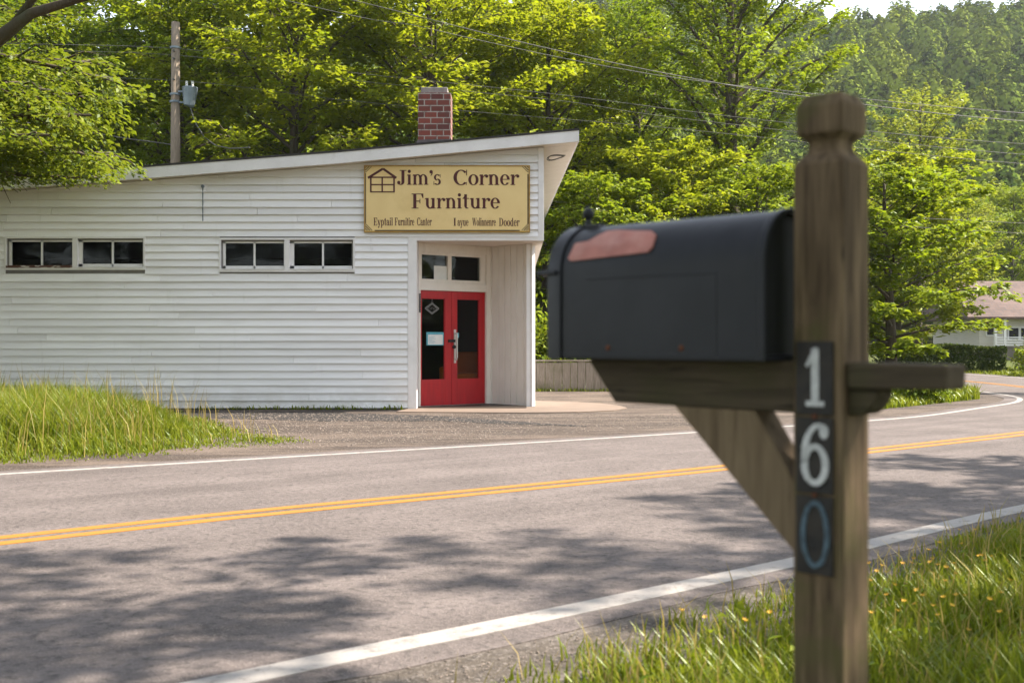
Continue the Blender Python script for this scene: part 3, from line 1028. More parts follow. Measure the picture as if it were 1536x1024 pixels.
def glyph(ch):
    h = XH
    if ch == 'i':
        return stem(.09) + [disc(.18, .91, .115)], .40
    if ch == 'l':
        return stem(.09, 0, 1.02), .38
    if ch == 'I':
        return stem(.09, 0, 1, True, False) + [rect(.02, .95, .345, 1)], .42
    if ch == 'n':
        return stem(.09) + stem(.50, 0, .45, True, False) + arc(.385, .40, (.30, .32), (.115, .25), 0, 150), .80
    if ch == 'm':
        return (stem(.09) + stem(.49, 0, .45, True, False) + stem(.89, 0, .45, True, False) + arc(.375, .40, (.30, .32), (.115, .25), 0, 150) +
                arc(.775, .40, (.30, .32), (.115, .25), 0, 150)), 1.18
    if ch == 'u':
        return stem(.09, .22, h, False, True) + stem(.50, 0, h, False, True) + [rect(.60, 0, .76, .05)] + arc(.385, .29, (.295, .31), (.11, .23), 180, 330), .82
    if ch == 'r':
        return stem(.09) + arc(.47, .42, (.22, .29), (.19, .20), 60, 175) + [disc(.52, .585, .105)], .62
    if ch == 'o':
        return arc(.36, h / 2, (.35, .37), (.155, .315), 0, 360, 28), .74
    if ch == 'e':
        return arc(.34, h / 2, (.33, .37), (.145, .31), 0, 325, 24) + [rect(.18, .35, .655, .40)], .70
    if ch == 'a':
        return (stem(.40, .12, .50, False, False) + arc(.31, .46, (.275, .26), (.10, .19), 0, 155) + [disc(.13, .53, .09)] +
                arc(.25, .20, (.24, .21), (.08, .15), 40, 320) + [[(.40, .0), (.70, .0), (.70, .05), (.585, .14), (.40, .14)]]), .72
    if ch == 's':
        return (arc(.28, .50, (.24, .22), (.09, .155), 35, 270) + arc(.28, .20, (.26, .22), (.10, .15), -145, 90) +
                [rect(.465, .48, .505, .71), rect(.02, -.01, .06, .24)]), .58
    if ch == 't':
        return [rect(.12, .16, .12 + S_, .95), rect(0, h - .055, .46, h), [(.0, h - .055), (.12, h - .055), (.12, .95), (.20, .95)]] + arc(.325, .19, (.205, .20), (.03, .13), 180, 300), .50
    if ch == 'p':
        return stem(.09, -.30, h) + arc(.38, h / 2, (.35, .37), (.165, .30), -140, 140, 22), .80
    if ch == 'd':
        return arc(.36, h / 2, (.35, .37), (.165, .30), 40, 320, 22) + stem(.46, .0, 1.0, False, True) + [rect(.60, 0, .74, .05)], .80
    if ch == 'y':
        return [[(.04, h), (.26, h), (.48, .0), (.30, .0)], [(.60, h), (.67, h), (.40, -.22), (.30, -.22)], rect(-.02, h - .045, .32, h), rect(.50, h - .045, .76, h), disc(.22, -.22, .11)], .76
    if ch == "'":
        return [disc(.16, .88, .12)] + arc(.10, .86, (.18, .26), (.10, .22), -80, 20, 6), .32
    if ch == 'C':
        return arc(.52, .5, (.52, .52), (.285, .455), 42, 318, 30) + [rect(.87, .64, .925, 1.02), rect(.87, .0, .905, .2)], 1.0
    if ch == 'J':
        return [rect(.30, .22, .30 + S_ + .03, 1), rect(.17, .945, .66, 1.0)] + arc(.255, .22, (.26, .24), (.05, .17), -100, 0, 8) + arc(.22, .16, (.20, .17), (.10, .10), 150, 285, 8) + [disc(.11, .15, .12)], .68
    if ch in 'FE':
        o = [rect(.12, 0, .12 + S_ + .03, 1), rect(.0, 0, .48, .05), rect(.0, .948, .82, 1.0), rect(.30, .46, .60, .525), rect(.56, .34, .61, .64), [(.77, .70), (.82, .70), (.82, .96), (.66, .96)]]
        if ch == 'E':
            o += [rect(.3, 0, .84, .052), [(.80, .30), (.86, .30), (.84, .04), (.68, .04)]]
        return o, .92
    if ch == 'D':
        return [rect(.12, 0, .12 + S_ + .03, 1), rect(.0, 0, .5, .05), rect(.0, .95, .5, 1.0)] + arc(.42, .5, (.56, .5), (.32, .445), -90, 90, 18), 1.06
    if ch == 'W':
        return [[(.05, 1), (.27, 1), (.50, 0), (.40, 0)], [(.60, 1), (.67, 1), (.50, 0), (.42, 0)], [(.52, 1), (.74, 1), (.98, 0), (.88, 0)], [(1.16, 1), (1.23, 1), (.98, 0), (.90, 0)],
                rect(-.02, .95, .34, 1), rect(.44, .95, .82, 1), rect(1.06, .95, 1.34, 1)], 1.36
    if ch == '1':
        return [rect(.26, 0, .48, .98), [(.08, .70), (.14, .66), (.30, .78), (.44, 1.0), (.34, 1.0)], rect(.10, 0, .64, .09)], .74
    if ch == '6':
        return arc(.40, .33, (.37, .35), (.19, .25), 0, 360, 28) + arc(.50, .44, (.47, .58), (.29, .49), 75, 190, 14) + [disc(.64, .88, .12)] + arc(.52, .80, (.22, .22), (.13, .13), 10, 100, 6), .8
    if ch == '0':
        return arc(.37, .5, (.36, .54), (.235, .46), 0, 360, 30), .74
    return [], .4


KZ = [0]


def letters(mb, text, x0, x1, zb, cap, y, thick=.004):
    """serif lettering between x0 and x1 with its baseline at zb"""
    adv = 0
    items = []
    for ch in text:
        g_, a = glyph(ch)
        items.append((adv, g_))
        adv += a
    sx = (x1 - x0) / adv
    for off, g_ in items:
        for poly in g_:
            KZ[0] = (KZ[0] + 1) % 7
            pts = [(x0 + (off + p[0]) * sx, zb + p[1] * cap) for p in poly]
            ar = sum(pts[i][0] * pts[(i + 1) % len(pts)][1] - pts[(i + 1) % len(pts)][0] * pts[i][1] for i in range(len(pts)))
            if ar < 0:
                pts = pts[::-1]
            yy = y - thick - KZ[0] * .00025
            k = len(pts)
            mb.add([(u, yy, v) for u, v in pts] + [(u, y, v) for u, v in pts],
                   [tuple(range(k))] + [(i, k + i, k + (i + 1) % k, (i + 1) % k) for i in range(k)])


# ----------------------------------------------------------------- sign board
SY = WY - .075
sx0, sz1 = wpt(546, 248, SY)
sx1, sz0 = wpt(795, 348.5, SY)
sign = thing('shop_sign', 'pale yellow sign board reading Jim\'s Corner Furniture above the red door', 'sign', ((sx0 + sx1) / 2, SY, sz0))
mb = MB()
mb.box(sx0 + .022, SY + .002, sz0 + .022, sx1 - .022, WY - .030, sz1 - .022)
mb.build('board', M['sign'], sign)
mb = MB()
for b in ((sx0, sz0, sx1, sz0 + .022), (sx0, sz1 - .022, sx1, sz1), (sx0, sz0 + .022, sx0 + .022, sz1 - .022), (sx1 - .022, sz0 + .022, sx1, sz1 - .022)):
    mb.box(b[0], SY - .006, b[1], b[2], WY - .030, b[3])
mb.build('frame', M['sign_edge'], sign)


def zs(zx, zy):
    """pixel of the enlarged sign crop -> (x, z) on the board"""
    return wpt(540 + zx / 5.908, 240 + zy / 5.908, SY)


mb = MB()
for (a, b, c, d) in ((130, 46, 1418, 57), (130, 620, 1415, 630), (44, 118, 53, 560), (1484, 124, 1494, 566)):
    p, q = zs(a, d), zs(c, b)
    mb.box(p[0], SY - .001, p[1], q[0], SY + .002, q[1])
mb.build('border_line', M['sign_line'], sign)
for (zx, zy, fx, fz) in ((46, 50, 1, 1), (1494, 50, -1, 1), (46, 626, 1, -1), (1494, 626, -1, -1)):
    mb = MB()
    p = zs(zx, zy)
    for r0, r1 in ((.125, .112), (.090, .070), (.048, .030)):
        n_ = 8
        for i in range(n_):
            a0, a1 = R(90 * i / n_), R(90 * (i + 1) / n_)
            w0, w1 = 1 - .25 * math.sin(2 * a0), 1 - .25 * math.sin(2 * a1)
            pts = [(r0 * w0 * math.cos(a0), r0 * w0 * math.sin(a0)), (r0 * w1 * math.cos(a1), r0 * w1 * math.sin(a1)), (r1 * w1 * math.cos(a1), r1 * w1 * math.sin(a1)), (r1 * w0 * math.cos(a0), r1 * w0 * math.sin(a0))]
            mb.add([(p[0] + fx * u, SY - .002, p[1] - fz * v) for u, v in pts], [(0, 1, 2, 3)])
    mb.build('corner_ornament', M['sign_line'], sign)
for word, a, b, base, top in (("Jim's", 330, 722, 220, 90), ('Corner', 828, 1412, 222, 90), ('Furniture', 457, 1244, 430, 298)):
    mb = MB()
    x0, z0 = zs(a, base)
    x1, zt2 = zs(b, top)
    letters(mb, word, x0, x1, z0, zt2 - z0, SY + .002)
    mb.build('lettering', M['maroon'], sign)
for word, a, b, base, top in (('Eyptail', 120, 292, 580, 512), ('Furnitire', 308, 482, 580, 512), ('Canter', 505, 636, 580, 512),
                              ('I', 828, 855, 583, 514), ('ayue', 864, 962, 583, 514), ('Wolinnenre', 995, 1205, 583, 514), ('Dooder', 1232, 1414, 585, 514)):
    mb = MB()
    x0, z0 = zs(a, base)
    x1, zt2 = zs(b, top)
    letters(mb, word, x0, x1, z0, zt2 - z0, SY + .002, .003)
    mb.build('small_lettering', M['maroon'], sign)
mb = MB()
P = lambda zx, zy: zs(zx, zy)
k_ = 0
for (a, b, t) in (((70, 160), (204, 78), .020), ((204, 78), (322, 160), .020), ((80, 154), (312, 154), .012), ((96, 160), (96, 285), .014), ((302, 160), (302, 285), .014),
                  ((90, 283), (309, 283), .010), ((197, 156), (197, 281), .013), ((100, 219), (300, 219), .011)):
    p, q = Vector(P(*a)), Vector(P(*b))
    dd = (q - p).normalized()
    nn = Vector((-dd.y, dd.x)) * t
    k_ += 1
    pts = [p + nn, p - nn, q - nn, q + nn]
    mb.add([(u.x, SY - .002 - k_ * .0003, u.y) for u in pts], [(0, 1, 2, 3)])
mb.build('house_emblem', M['maroon'], sign)
# lettering inside the door diamond
(dc, dleaf) = DECAL
mb = MB(TD)
for i, wd in enumerate((.03, .022, .03, .022, .03)):
    u = dc[0] - .085 + i * .036
    mb.box(u, -.0275, dc[1] - .022, u + .006, -.0265, dc[1] + .022)
    mb.box(u + .007, -.0275, dc[1] + .015 * (-1) ** i, u + wd, -.0265, dc[1] + .015 * (-1) ** i + .006)
mb.build('decal_lettering', M['decal'], dleaf)

# ----------------------------------------------------------------- mailbox and its post
PX, PY, PRZ = .522, 1.854, R(-44)
post = thing('mailbox_post', 'weathered square timber post with house number 160 and side arm, carrying the mailbox', 'post', (PX, PY, 0), local=True, rz=PRZ)
prof = [(-.3, .0445), (1.0, .0445), (1.4785, .0445), (1.486, .0445), (1.4925, .0415), (1.502, .0325), (1.510, .0275), (1.518, .026), (1.525, .028), (1.531, .035), (1.536, .0405), (1.541, .0415), (1.578, .0420), (1.584, .0405), (1.592, .036), (1.599, .033)]
mb = MB()
pts, fs = [], []
for (z_, h_) in prof:
    c_ = h_ * .07
    pts += [(-h_ + c_, -h_, z_), (h_ - c_, -h_, z_), (h_, -h_ + c_, z_), (h_, h_ - c_, z_), (h_ - c_, h_, z_), (-h_ + c_, h_, z_), (-h_, h_ - c_, z_), (-h_, -h_ + c_, z_)]
for i in range(len(prof) - 1):
    for k in range(8):
        fs.append((i * 8 + k, i * 8 + (k + 1) % 8, (i + 1) * 8 + (k + 1) % 8, (i + 1) * 8 + k))
fs.append(tuple(range((len(prof) - 1) * 8, len(prof) * 8)))
mb.add(pts, fs)
mb.build('shaft', M['post'], post)
mb = MB()
mb.prism([(-.485, 1.168), (-.485, 1.160), (-.425, 1.086), (-.0446, 1.083), (-.0446, 1.168)], -.035, .035)
mb.build('support_arm', M['beam'], post, bevel=.003)
mb = MB()
mb.prism([(-.292, 1.0855), (-.125, 1.0835), (-.0446, .962), (-.0446, .848)], -.032, .032)
mb.build('brace', M['brace'], post, bevel=.003)
mb = MB()
mb.prism([(.0446, 1.125), (.206, 1.127), (.208, 1.165), (.0446, 1.167)], -.036, .036)
mb.build('side_arm', M['beam'], post, bevel=.004)
mb = MB()
mb.prism([(.0446, 1.082), (.068, 1.084), (.082, 1.094), (.092, 1.110), (.094, 1.1245), (.0446, 1.1245)], -.028, .028)
mb.build('bracket_block', M['beam'], post, bevel=.003)
for i, (za, zb, ch) in enumerate(((1.082, 1.200, '1'), (.956, 1.078, '6'), (.826, .952, '0'))):
    mb = MB()
    mb.box(-.0365, -.0485, za, .029, -.0444, zb)
    pl = mb.build('number_plaque', M['plaque'], post, bevel=.001)
    mb = MB()
    H = (zb - za) * .80
    W = .040 if ch == '1' else .049
    letters(mb, ch, -.004 - W / 2, -.004 + W / 2 + .004, za + .014, H, -.0486, .0008)
    dg = mb.build('digit', M['digit_blue'] if ch == '0' else M['digit'], pl)
    if ch == '0':
        pl['label'] = 'number plaque with worn blue grey zero'
for z_ in (1.08, .954):
    mb = MB()
    mb.tube([(-.003, -.0445, z_), (-.003, -.0505, z_)], .004, 8)
    mb.build('screw', M['rust'], post)

box = thing('mailbox', 'black rounded metal mailbox with faded red flag beside the numbered post', 'mailbox', (PX, PY, 0), local=True, rz=PRZ)
BX0, BX1, BZ0, BZ1, BW = -.52, -.068, 1.1685, 1.421, .091


def arch(w_, z0, z1, n_=18, inset=0.0):
    """half-round profile in (y, z)"""
    r_ = w_ - inset
    zc = z1 - w_
    return [(-r_, z0 + inset)] + [(-r_ * math.cos(math.pi * i / n_), zc + r_ * math.sin(math.pi * i / n_)) for i in range(n_ + 1)] + [(r_, z0 + inset)]


def loft(mb, secs, cap0=False, cap1=False):
    n_ = len(secs[0][1])
    pts = [(x, y, z_) for x, pr in secs for y, z_ in pr]
    fs = []
    for i in range(len(secs) - 1):
        for k in range(n_):
            fs.append((i * n_ + k, i * n_ + (k + 1) % n_, (i + 1) * n_ + (k + 1) % n_, (i + 1) * n_ + k))
    if cap0:
        fs.append(tuple(range(n_ - 1, -1, -1)))
    if cap1:
        fs.append(tuple(range((len(secs) - 1) * n_, len(secs) * n_)))
    mb.add(pts, fs)


mb = MB()
A = lambda w_, i=0.0: arch(w_, BZ0, BZ1 - (BW - w_), 18, i)
loft(mb, [(BX0, A(BW)), (BX0 + .02, A(BW)), (BX1 - .016, A(BW)), (BX1 - .012, A(BW + .003)), (BX1 - .002, A(BW + .003)), (BX1, A(BW + .001)), (BX1, A(BW, .006)), (BX1 - .012, A(BW, .009))])
body = mb.build('body', M['black_metal'], box, smooth=True)
es = body.modifiers.new('es', 'EDGE_SPLIT')
es.split_angle = R(35)
mb = MB()
pr = A(BW, .0085)
mb.add([(BX1 - .012, y, z_) for y, z_ in pr], [tuple(range(len(pr)))])
mb.build('back_panel', M['inner_black'], box)
mb = MB()   # raised seams on the near side
yb = -BW - .0007
mb.box(BX0 + .075, yb, BZ0 + .145, BX1 - .095, -BW + .001, BZ0 + .149)
mb.box(BX1 - .097, yb, BZ0 + .006, BX1 - .093, -BW + .001, BZ0 + .149)
mb.box(BX0 + .01, yb, BZ0 + .003, BX1 - .014, -BW + .001, BZ0 + .011)
mb.build('seam', M['black_metal'], box, bevel=.001)
for sx_ in (BX0 + .125, BX1 - .165):
    mb = MB()
    mb.sphere((sx_, -BW, BZ0 + .020), .0055, 10, 6, (1, .35, 1))
    mb.build('rusty_rivet', M['rust'], box)
mb = MB()   # front door: cap whose flange laps over the body
W2 = BW + .004
A2 = lambda w_, i=0.0: arch(w_, BZ0 - .002, BZ1 + .004 - (W2 - w_), 18, i)
loft(mb, [(BX0 + .012, A2(W2, .002)), (BX0 + .012, A2(W2)), (BX0 - .018, A2(W2)), (BX0 - .024, A2(W2, .004)), (BX0 - .026, A2(W2, .012))], cap1=False)
pr = A2(W2, .012)
mb.add([(BX0 - .026, y, z_) for y, z_ in pr], [tuple(range(len(pr) - 1, -1, -1))])
door = mb.build('door', M['black_metal'], box, smooth=True)
es = door.modifiers.new('es', 'EDGE_SPLIT')
es.split_angle = R(35)
mb = MB()
mb.box(BX0 - .045, -.028, BZ0 + .155, BX0 - .0262, .028, BZ0 + .163)
mb.box(BX0 - .045, -.075, BZ0 + .158, BX0 + .004, -W2 - .006, BZ0 + .166)
mb.build('pull_lip', M['black_metal'], door, bevel=.002)
mb = MB()
mb.tube([(BX0 + .012, -.012, BZ1 + .001), (BX0 + .012, -.012, BZ1 + .017)], [.008, .0055], 10)
mb.sphere((BX0 + .012, -.012, BZ1 + .026), .0125, 14, 10)
mb.box(BX0 - .012, -.024, BZ1 - .002, BX0 + .045, 0, BZ1 + .0045)
mb.build('knob', M['black_metal'], door, smooth=False)
# faded flag lying along the curved shoulder
mb = MB()
zc = BZ1 - BW


def fl(x, a, lift=.0035):
    r_ = BW + lift
    return (x, -r_ * math.cos(a), zc + r_ * math.sin(a))


outl = [(-.492, .28), (-.486, .62), (-.455, .66), (-.440, .80), (-.425, .93), (-.395, .93), (-.36, .86), (-.315, .80), (-.30, .68), (-.298, .40), (-.306, .30), (-.40, .26), (-.484, .22)]
cxm = (sum(p[0] for p in outl) / len(outl), .5)
pts = [fl(*p) for p in outl] + [fl(*cxm)] + [fl(p[0], p[1], .0002) for p in outl]
k = len(outl)
mb.add(pts, [(i, (i + 1) % k, k) for i in range(k)] + [((i + 1) % k, i, k + 1 + i, k + 1 + (i + 1) % k) for i in range(k)])
mb.build('flag', M['flag'], box, bevel=0)

# ----------------------------------------------------------------- trees
def leaf_quads(C, D, up, L, Wd, rng):
    """rhombic leaves: C centres, D directions, up normals (n,3)"""
    n = len(C)
    D = D / (np.linalg.norm(D, axis=1)[:, None] + 1e-9)
    S = np.cross(D, up)
    S /= (np.linalg.norm(S, axis=1)[:, None] + 1e-9)
    N = np.cross(S, D)
    l = (L * rng.uniform(.65, 1.35, n))[:, None]
    w_ = (Wd * rng.uniform(.7, 1.3, n))[:, None]
    b = C - D * l * .5
    t = C + D * l * .5 - N * l * .12
    m_ = C + D * l * .02
    return np.stack([b, m_ + S * w_ * .5 + N * w_ * .18, t, m_ - S * w_ * .5 + N * w_ * .18], 1)


def grow_tree(seed,  H, r0, zc0, rx, nl, spray, leaf, per, lean=(0, 0), upsweep=.55, top=1.0, droop=.25, stems=1, only=None, zmin=None, skirt=0.0, extra=()):
    """returns (wood MB, leaf array). zc0: height where the crown starts, rx: crown radius."""
    rng = np.random.default_rng(seed)
    wood = MB()
    leaves = []
    trunk = []
    k = 9
    for i in range(k):
        t = i / (k - 1)
        trunk.append((lean[0] * t * t + .12 * r0 * 8 * math.sin(3.1 * t + seed) * t, lean[1] * t * t + .12 * r0 * 8 * math.cos(2.3 * t + seed) * t, H * .93 * t))
    wood.tube(trunk, [r0 * (1.25 if i == 0 else 1) * (1 - .88 * (i / (k - 1))) + .012 for i in range(k)], 9)
    T = np.array(trunk)

    def tp(t):
        return np.array([np.interp(t, np.linspace(0, 1, k), T[:, j]) for j in range(3)])

    ga = 2.39996
    for i in range(nl + len(extra)):
        f = (min(i, nl - 1) + .5) / nl
        zb = zc0 + (H * .92 - zc0) * f ** .9
        t0 = max(.05, min(.97, (zb - .16 * rx * (1 - f)) / (H * .93)))
        az = ga * i + rng.uniform(-.4, .4)
        env = (math.sin(math.pi * (f * .80 + .16)) ** .75) * top if f < .8 else (1 - f) * 2.2 + .20
        env = max(env, skirt) if f < .5 else env
        ln = rx * env * rng.uniform(.72, 1.12)
        if only and not only(az):
            continue
        rise = upsweep + .55 * f + rng.uniform(-.12, .15)
        if i >= nl:         # limbs placed by hand: azimuth, height at the trunk, length, rise
            az, hz_, ln, rise = extra[i - nl]
            t0 = hz_ / (H * .93)
        p = tp(t0)
        d = np.array([math.cos(az), math.sin(az), rise])
        d /= np.linalg.norm(d)
        path = [p]
        ns = 7
        for s in range(ns):
            path.append(path[-1] + d * ln / ns * 1.1)
            d = d + np.array([rng.normal(0, .10), rng.normal(0, .10), -.5 * upsweep / ns - droop / ns + .02])
            d /= np.linalg.norm(d)
        path = np.array(path)
        if zmin is not None:
            path[2:, 2] = np.maximum(path[2:, 2], zmin + .35 + .25 * math.sin(i * 1.7))
        rb_ = r0 * (1 - .8 * t0) * .52 * (.5 + .5 * ln / rx)
        wood.tube(path.tolist(), [max(.012, rb_ * (1 - .85 * s / ns)) for s in range(ns + 1)], 6, cap=False)
        nsub = max(5, int(ln * 3.0))
        for s in range(nsub):
            u = .22 + .78 * (s + rng.uniform(0, 1)) / nsub
            q = np.array([np.interp(u, np.linspace(0, 1, ns + 1), path[:, j]) for j in range(3)])
            dirl = path[min(ns, int(u * ns) + 1)] - path[max(0, int(u * ns) - 1)]
            dirl /= np.linalg.norm(dirl)
            side = np.cross(dirl, [0, 0, 1.0])
            side /= np.linalg.norm(side) + 1e-9
            sg = 1 if s % 2 else -1
            sd = dirl * rng.uniform(.3, 1.0) + side * sg * rng.uniform(.4, 1.1) + np.array([0, 0, rng.uniform(-.25, .30)])
            sd /= np.linalg.norm(sd)
            sl_ = rng.uniform(.5, 1.15) * spray * (1.15 - .55 * u)
            mid_ = q + sd * sl_ * .5 + np.array([0, 0, .03 * sl_])
            end = q + sd * sl_ + np.array([0, 0, -droop * .45 * sl_])
            wood.tube([q.tolist(), mid_.tolist(), end.tolist()], [max(.010, rb_ * .28), .010, .005], 4, cap=False)
            m_ = int(per * (sl_ / spray) * rng.uniform(.6, 1.4))
            a = rng.uniform(.02, 1.12, m_)
            base = q[None] * (1 - a)[:, None] + end[None] * a[:, None]
            sp = np.cross(sd, [0, 0, 1.0])
            sp /= np.linalg.norm(sp) + 1e-9
            lat = rng.normal(0, .30 * sl_, m_) * (1.15 - .65 * a)
            off = sp[None] * lat[:, None]
            hz = rng.normal(0, .055 * spray, m_) - np.abs(lat) * .25
            Cc = base + off + np.c_[np.zeros(m_), np.zeros(m_), hz]
            Dd = sd[None] * .9 + sp[None] * (np.sign(lat) * .8)[:, None] + rng.normal(0, .35, (m_, 3)) + np.array([0, 0, -.28])
            up = np.array([0, 0, 1.0]) + rng.normal(0, .38, (m_, 3))
            leaves.append(leaf_quads(Cc, Dd, up, leaf, leaf * .62, rng))
    L = np.concatenate(leaves)
    if zmin is not None:
        L = L[L[:, :, 2].min(1) > zmin]
    return wood, L


KINDS = {}


def tree_kind(key, mat, **kw):
    wood, L = grow_tree(**kw)
    me = bpy.data.meshes.new('trunk')
    me.from_pydata(wood.v, [], wood.f)
    me.polygons.foreach_set('use_smooth', [True] * len(me.polygons))
    me.materials.append(M['bark'])
    lm = quads('crown', L)
    lm.materials.append(M[mat])
    KINDS[key] = (me, lm, mat)


def plant_tree(key, x, y, rz, s, label, name='deciduous_tree', cat='tree', group=None, mat=None, sz=None, z=0.0):
    o = bpy.data.objects.new(name, None)
    COL.objects.link(o)
    o.location = (x, y, z)
    o.rotation_euler = (0, 0, rz)
    o.scale = (s, s, sz or s)
    tag(o, label, cat, group)
    a, b, m0 = KINDS[key]
    for nm, me in (('trunk', a), ('crown', b)):
        if nm == 'crown' and mat and mat != m0:
            if (key, mat) not in KINDS:
                me = me.copy()
                me.materials[0] = M[mat]
                KINDS[(key, mat)] = me
            me = KINDS[(key, mat)]
        c = bpy.data.objects.new(nm, me)
        COL.objects.link(c)
        c.parent = o
    return o


tree_kind('a', 'leaf_a', seed=1, H=15, r0=.24, zc0=4.0, rx=4.9, nl=50, spray=1.5, leaf=.21, per=64)
tree_kind('b', 'leaf_b', seed=2, H=14, r0=.22, zc0=3.2, rx=4.6, nl=48, spray=1.4, leaf=.20, per=68, droop=.4)
tree_kind('c', 'leaf_b', seed=5, H=17.5, r0=.36, zc0=4.6, rx=5.0, nl=44, spray=1.4, leaf=.19, per=62, upsweep=1.0, droop=.15)
tree_kind('d', 'leaf_b', seed=8, H=7.2, r0=.16, zc0=1.3, rx=3.2, nl=34, spray=1.15, leaf=.19, per=96, upsweep=.35, droop=.35)
tree_kind('e', 'leaf_d', seed=13, H=13, r0=.18, zc0=3.4, rx=4.0, nl=30, spray=1.2, leaf=.20, per=40, upsweep=.9, droop=.1)

G1 = 'trees behind the store'
# row close behind the store, then the trees beside it, then a deeper row
plant_tree('b', -16.5, 38, .6, 1.02, 'dense green tree behind the low end of the store roof', group=G1, mat='leaf_c')
plant_tree('a', -11.8, 40, 2.1, 1.02, 'dark leafy tree directly behind the utility pole', group=G1, mat='leaf_b')
plant_tree('b', -7.2, 37.5, 3.9, 1.10, 'yellow green tree with leaning dark limbs between utility pole and chimney', group=G1, mat='leaf_a')
plant_tree('a', -2.6, 38.5, 5.0, 1.04, 'bright yellow green tree rising directly behind the brick chimney', group=G1)
plant_tree('a', 1.2, 40.5, .9, .90, 'sunlit tree behind the raised roof corner, just beyond the chimney', group=G1)
G2 = 'trees deeper in the wood behind the store'
k2 = ['tall background tree in the wood at the far end of the roof line', 'background tree half hidden behind the utility pole tree', 'background tree filling the gap beyond the pole transformer',
      'background tree showing over the middle of the roof', 'background tree rising behind the chimney tree', 'background tree showing through the crown of the tall open tree']
for i, (x, y, r_, s_) in enumerate(((-22, 50, .3, 1.3), (-16, 52, 1.9, 1.4), (-10, 50, 4.0, 1.32), (-5, 53, 2.7, 1.4), (.2, 51, 1.1, 1.2), (10.2, 58, 5.5, .85))):
    plant_tree('ab'[i % 2], x, y, r_, s_, k2[i], group=G2, mat='leaf_b' if i % 2 else 'leaf_a')
# tall open tree with upswept limbs right of the store
plant_tree('c', 7.9, 40, 1.2, 1.0, 'tall open tree with dark upswept limbs standing over the mailbox', mat='leaf_b')
plant_tree('c', 5.2, 46, 3.2, .88, 'tall slender tree leaning close behind the open upswept tree', mat='leaf_c')
# low growth behind the plank wall
G3 = 'small trees behind the plank wall'
for i, (x, y, r_, s_, lb, mt) in enumerate(((2.6, 33.5, .4, .86, 'small leafy tree directly behind the plank wall by the store corner', 'leaf_b'),
                                            (4.8, 36, 2.2, 1.05, 'bushy small tree above the mailbox knob behind the plank wall', 'leaf_a'),
                                            (7.6, 35.5, 3.3, .95, 'low spreading tree at the foot of the tall open tree', 'leaf_b'),
                                            (3.4, 42, 4.4, 1.25, 'shaded small tree deep behind the plank wall', 'leaf_c'))):
    plant_tree('d', x, y, r_, s_, lb, name='small_tree', group=G3, mat=mt)
# maple on the grass inside the bend, and trees beyond
plant_tree('d', 10.2, 30.5, 5.1, 1.02, sz=.84, label= 'full low branched maple on the grass inside the road bend, beside the post', mat='leaf_b', name='maple_tree')
plant_tree('e', 20.8, 58, .5, 1.1, 'light yellow green tree with thin limbs rising above the maple', mat='leaf_d')
plant_tree('e', 30.5, 76, 2.5, .86, 'pale olive tree behind the house roof', mat='leaf_d')
plant_tree('e', 16.8, 54, 4.0, .78, 'light tree peeping out between the post and the tall open tree', mat='leaf_a')
plant_tree('d', 15.6, 46, 1.4, 1.25, 'bright leafy tree just above and behind the maple', mat='leaf_a', name='small_tree')
plant_tree('e', 24.6, 47.5, 5.6, .95, 'darker tree at the picture edge with branches over the house roof', mat='leaf_c')
plant_tree('b', 31, 80, 1.0, .9, 'green tree standing behind the house gable', mat='leaf_c')
plant_tree('a', 38, 86, 3.0, .9, 'green tree beyond the house, farthest along the road', mat='leaf_b')
plant_tree('b', 12.2, 66, 2.6, .92, 'rounded tree at the foot of the wooded hill, seen past the post', mat='leaf_b')

# big tree by the low end of the store whose limbs hang in over the roof
tree_kind('f', 'leaf_f', seed=21, H=13, r0=.30, zc0=2.6, rx=5.7, nl=66, spray=1.25, leaf=.098, per=165, upsweep=.30, droop=.42, skirt=.95, zmin=3.66,
          extra=[(-2.2 - .55 + .11 * k_, 2.7 + .22 * ((k_ * 5) % 13), 4.6 + .9 * ((k_ * 7) % 10) / 10, .16 + .05 * (k_ % 3)) for k_ in range(13)] +
                [(-2.2 - .35 + .10 * k_, 2.9 + .33 * ((k_ * 3) % 8), 5.0 + .6 * (k_ % 2), .12) for k_ in range(8)])
# its heavy limb reaching up over the roof
fw = KINDS['f'][0]
c_, s_ = math.cos(-2.2), math.sin(-2.2)
limb = MB()
loc_ = lambda x, y, z: ((x + 11.8) * c_ - (y - 15.6) * s_, (x + 11.8) * s_ + (y - 15.6) * c_, z)
limb.tube([loc_(*p) for p in ((-11.75, 15.6, 2.9), (-9.6, 15.4, 3.8), (-8.0, 15.0, 4.55), (-6.9, 14.8, 5.0), (-6.2, 14.6, 5.42), (-5.4, 14.5, 5.62), (-4.2, 14.3, 5.82), (-3.2, 14.2, 6.1))],
          [.17, .15, .125, .11, .07, .045, .03, .015], 9)
limb.tube([loc_(*p) for p in ((-6.5, 14.7, 5.25), (-6.0, 14.5, 5.75), (-5.6, 14.3, 6.4), (-5.4, 14.2, 7.2))], [.06, .045, .03, .015], 7)
v0 = [tuple(v.co) for v in fw.vertices]
f0 = [tuple(p.vertices) for p in fw.polygons]
me2 = bpy.data.meshes.new('trunk')
me2.from_pydata(v0 + limb.v, [], f0 + [tuple(len(v0) + i for i in f) for f in limb.f])
me2.polygons.foreach_set('use_smooth', [True] * len(me2.polygons))
me2.materials.append(M['bark'])
KINDS['f'] = (me2,) + KINDS['f'][1:]
plant_tree('f', -11.8, 15.6, 2.2, 1.0, 'dark overhanging tree in front of the low end of the store roof')
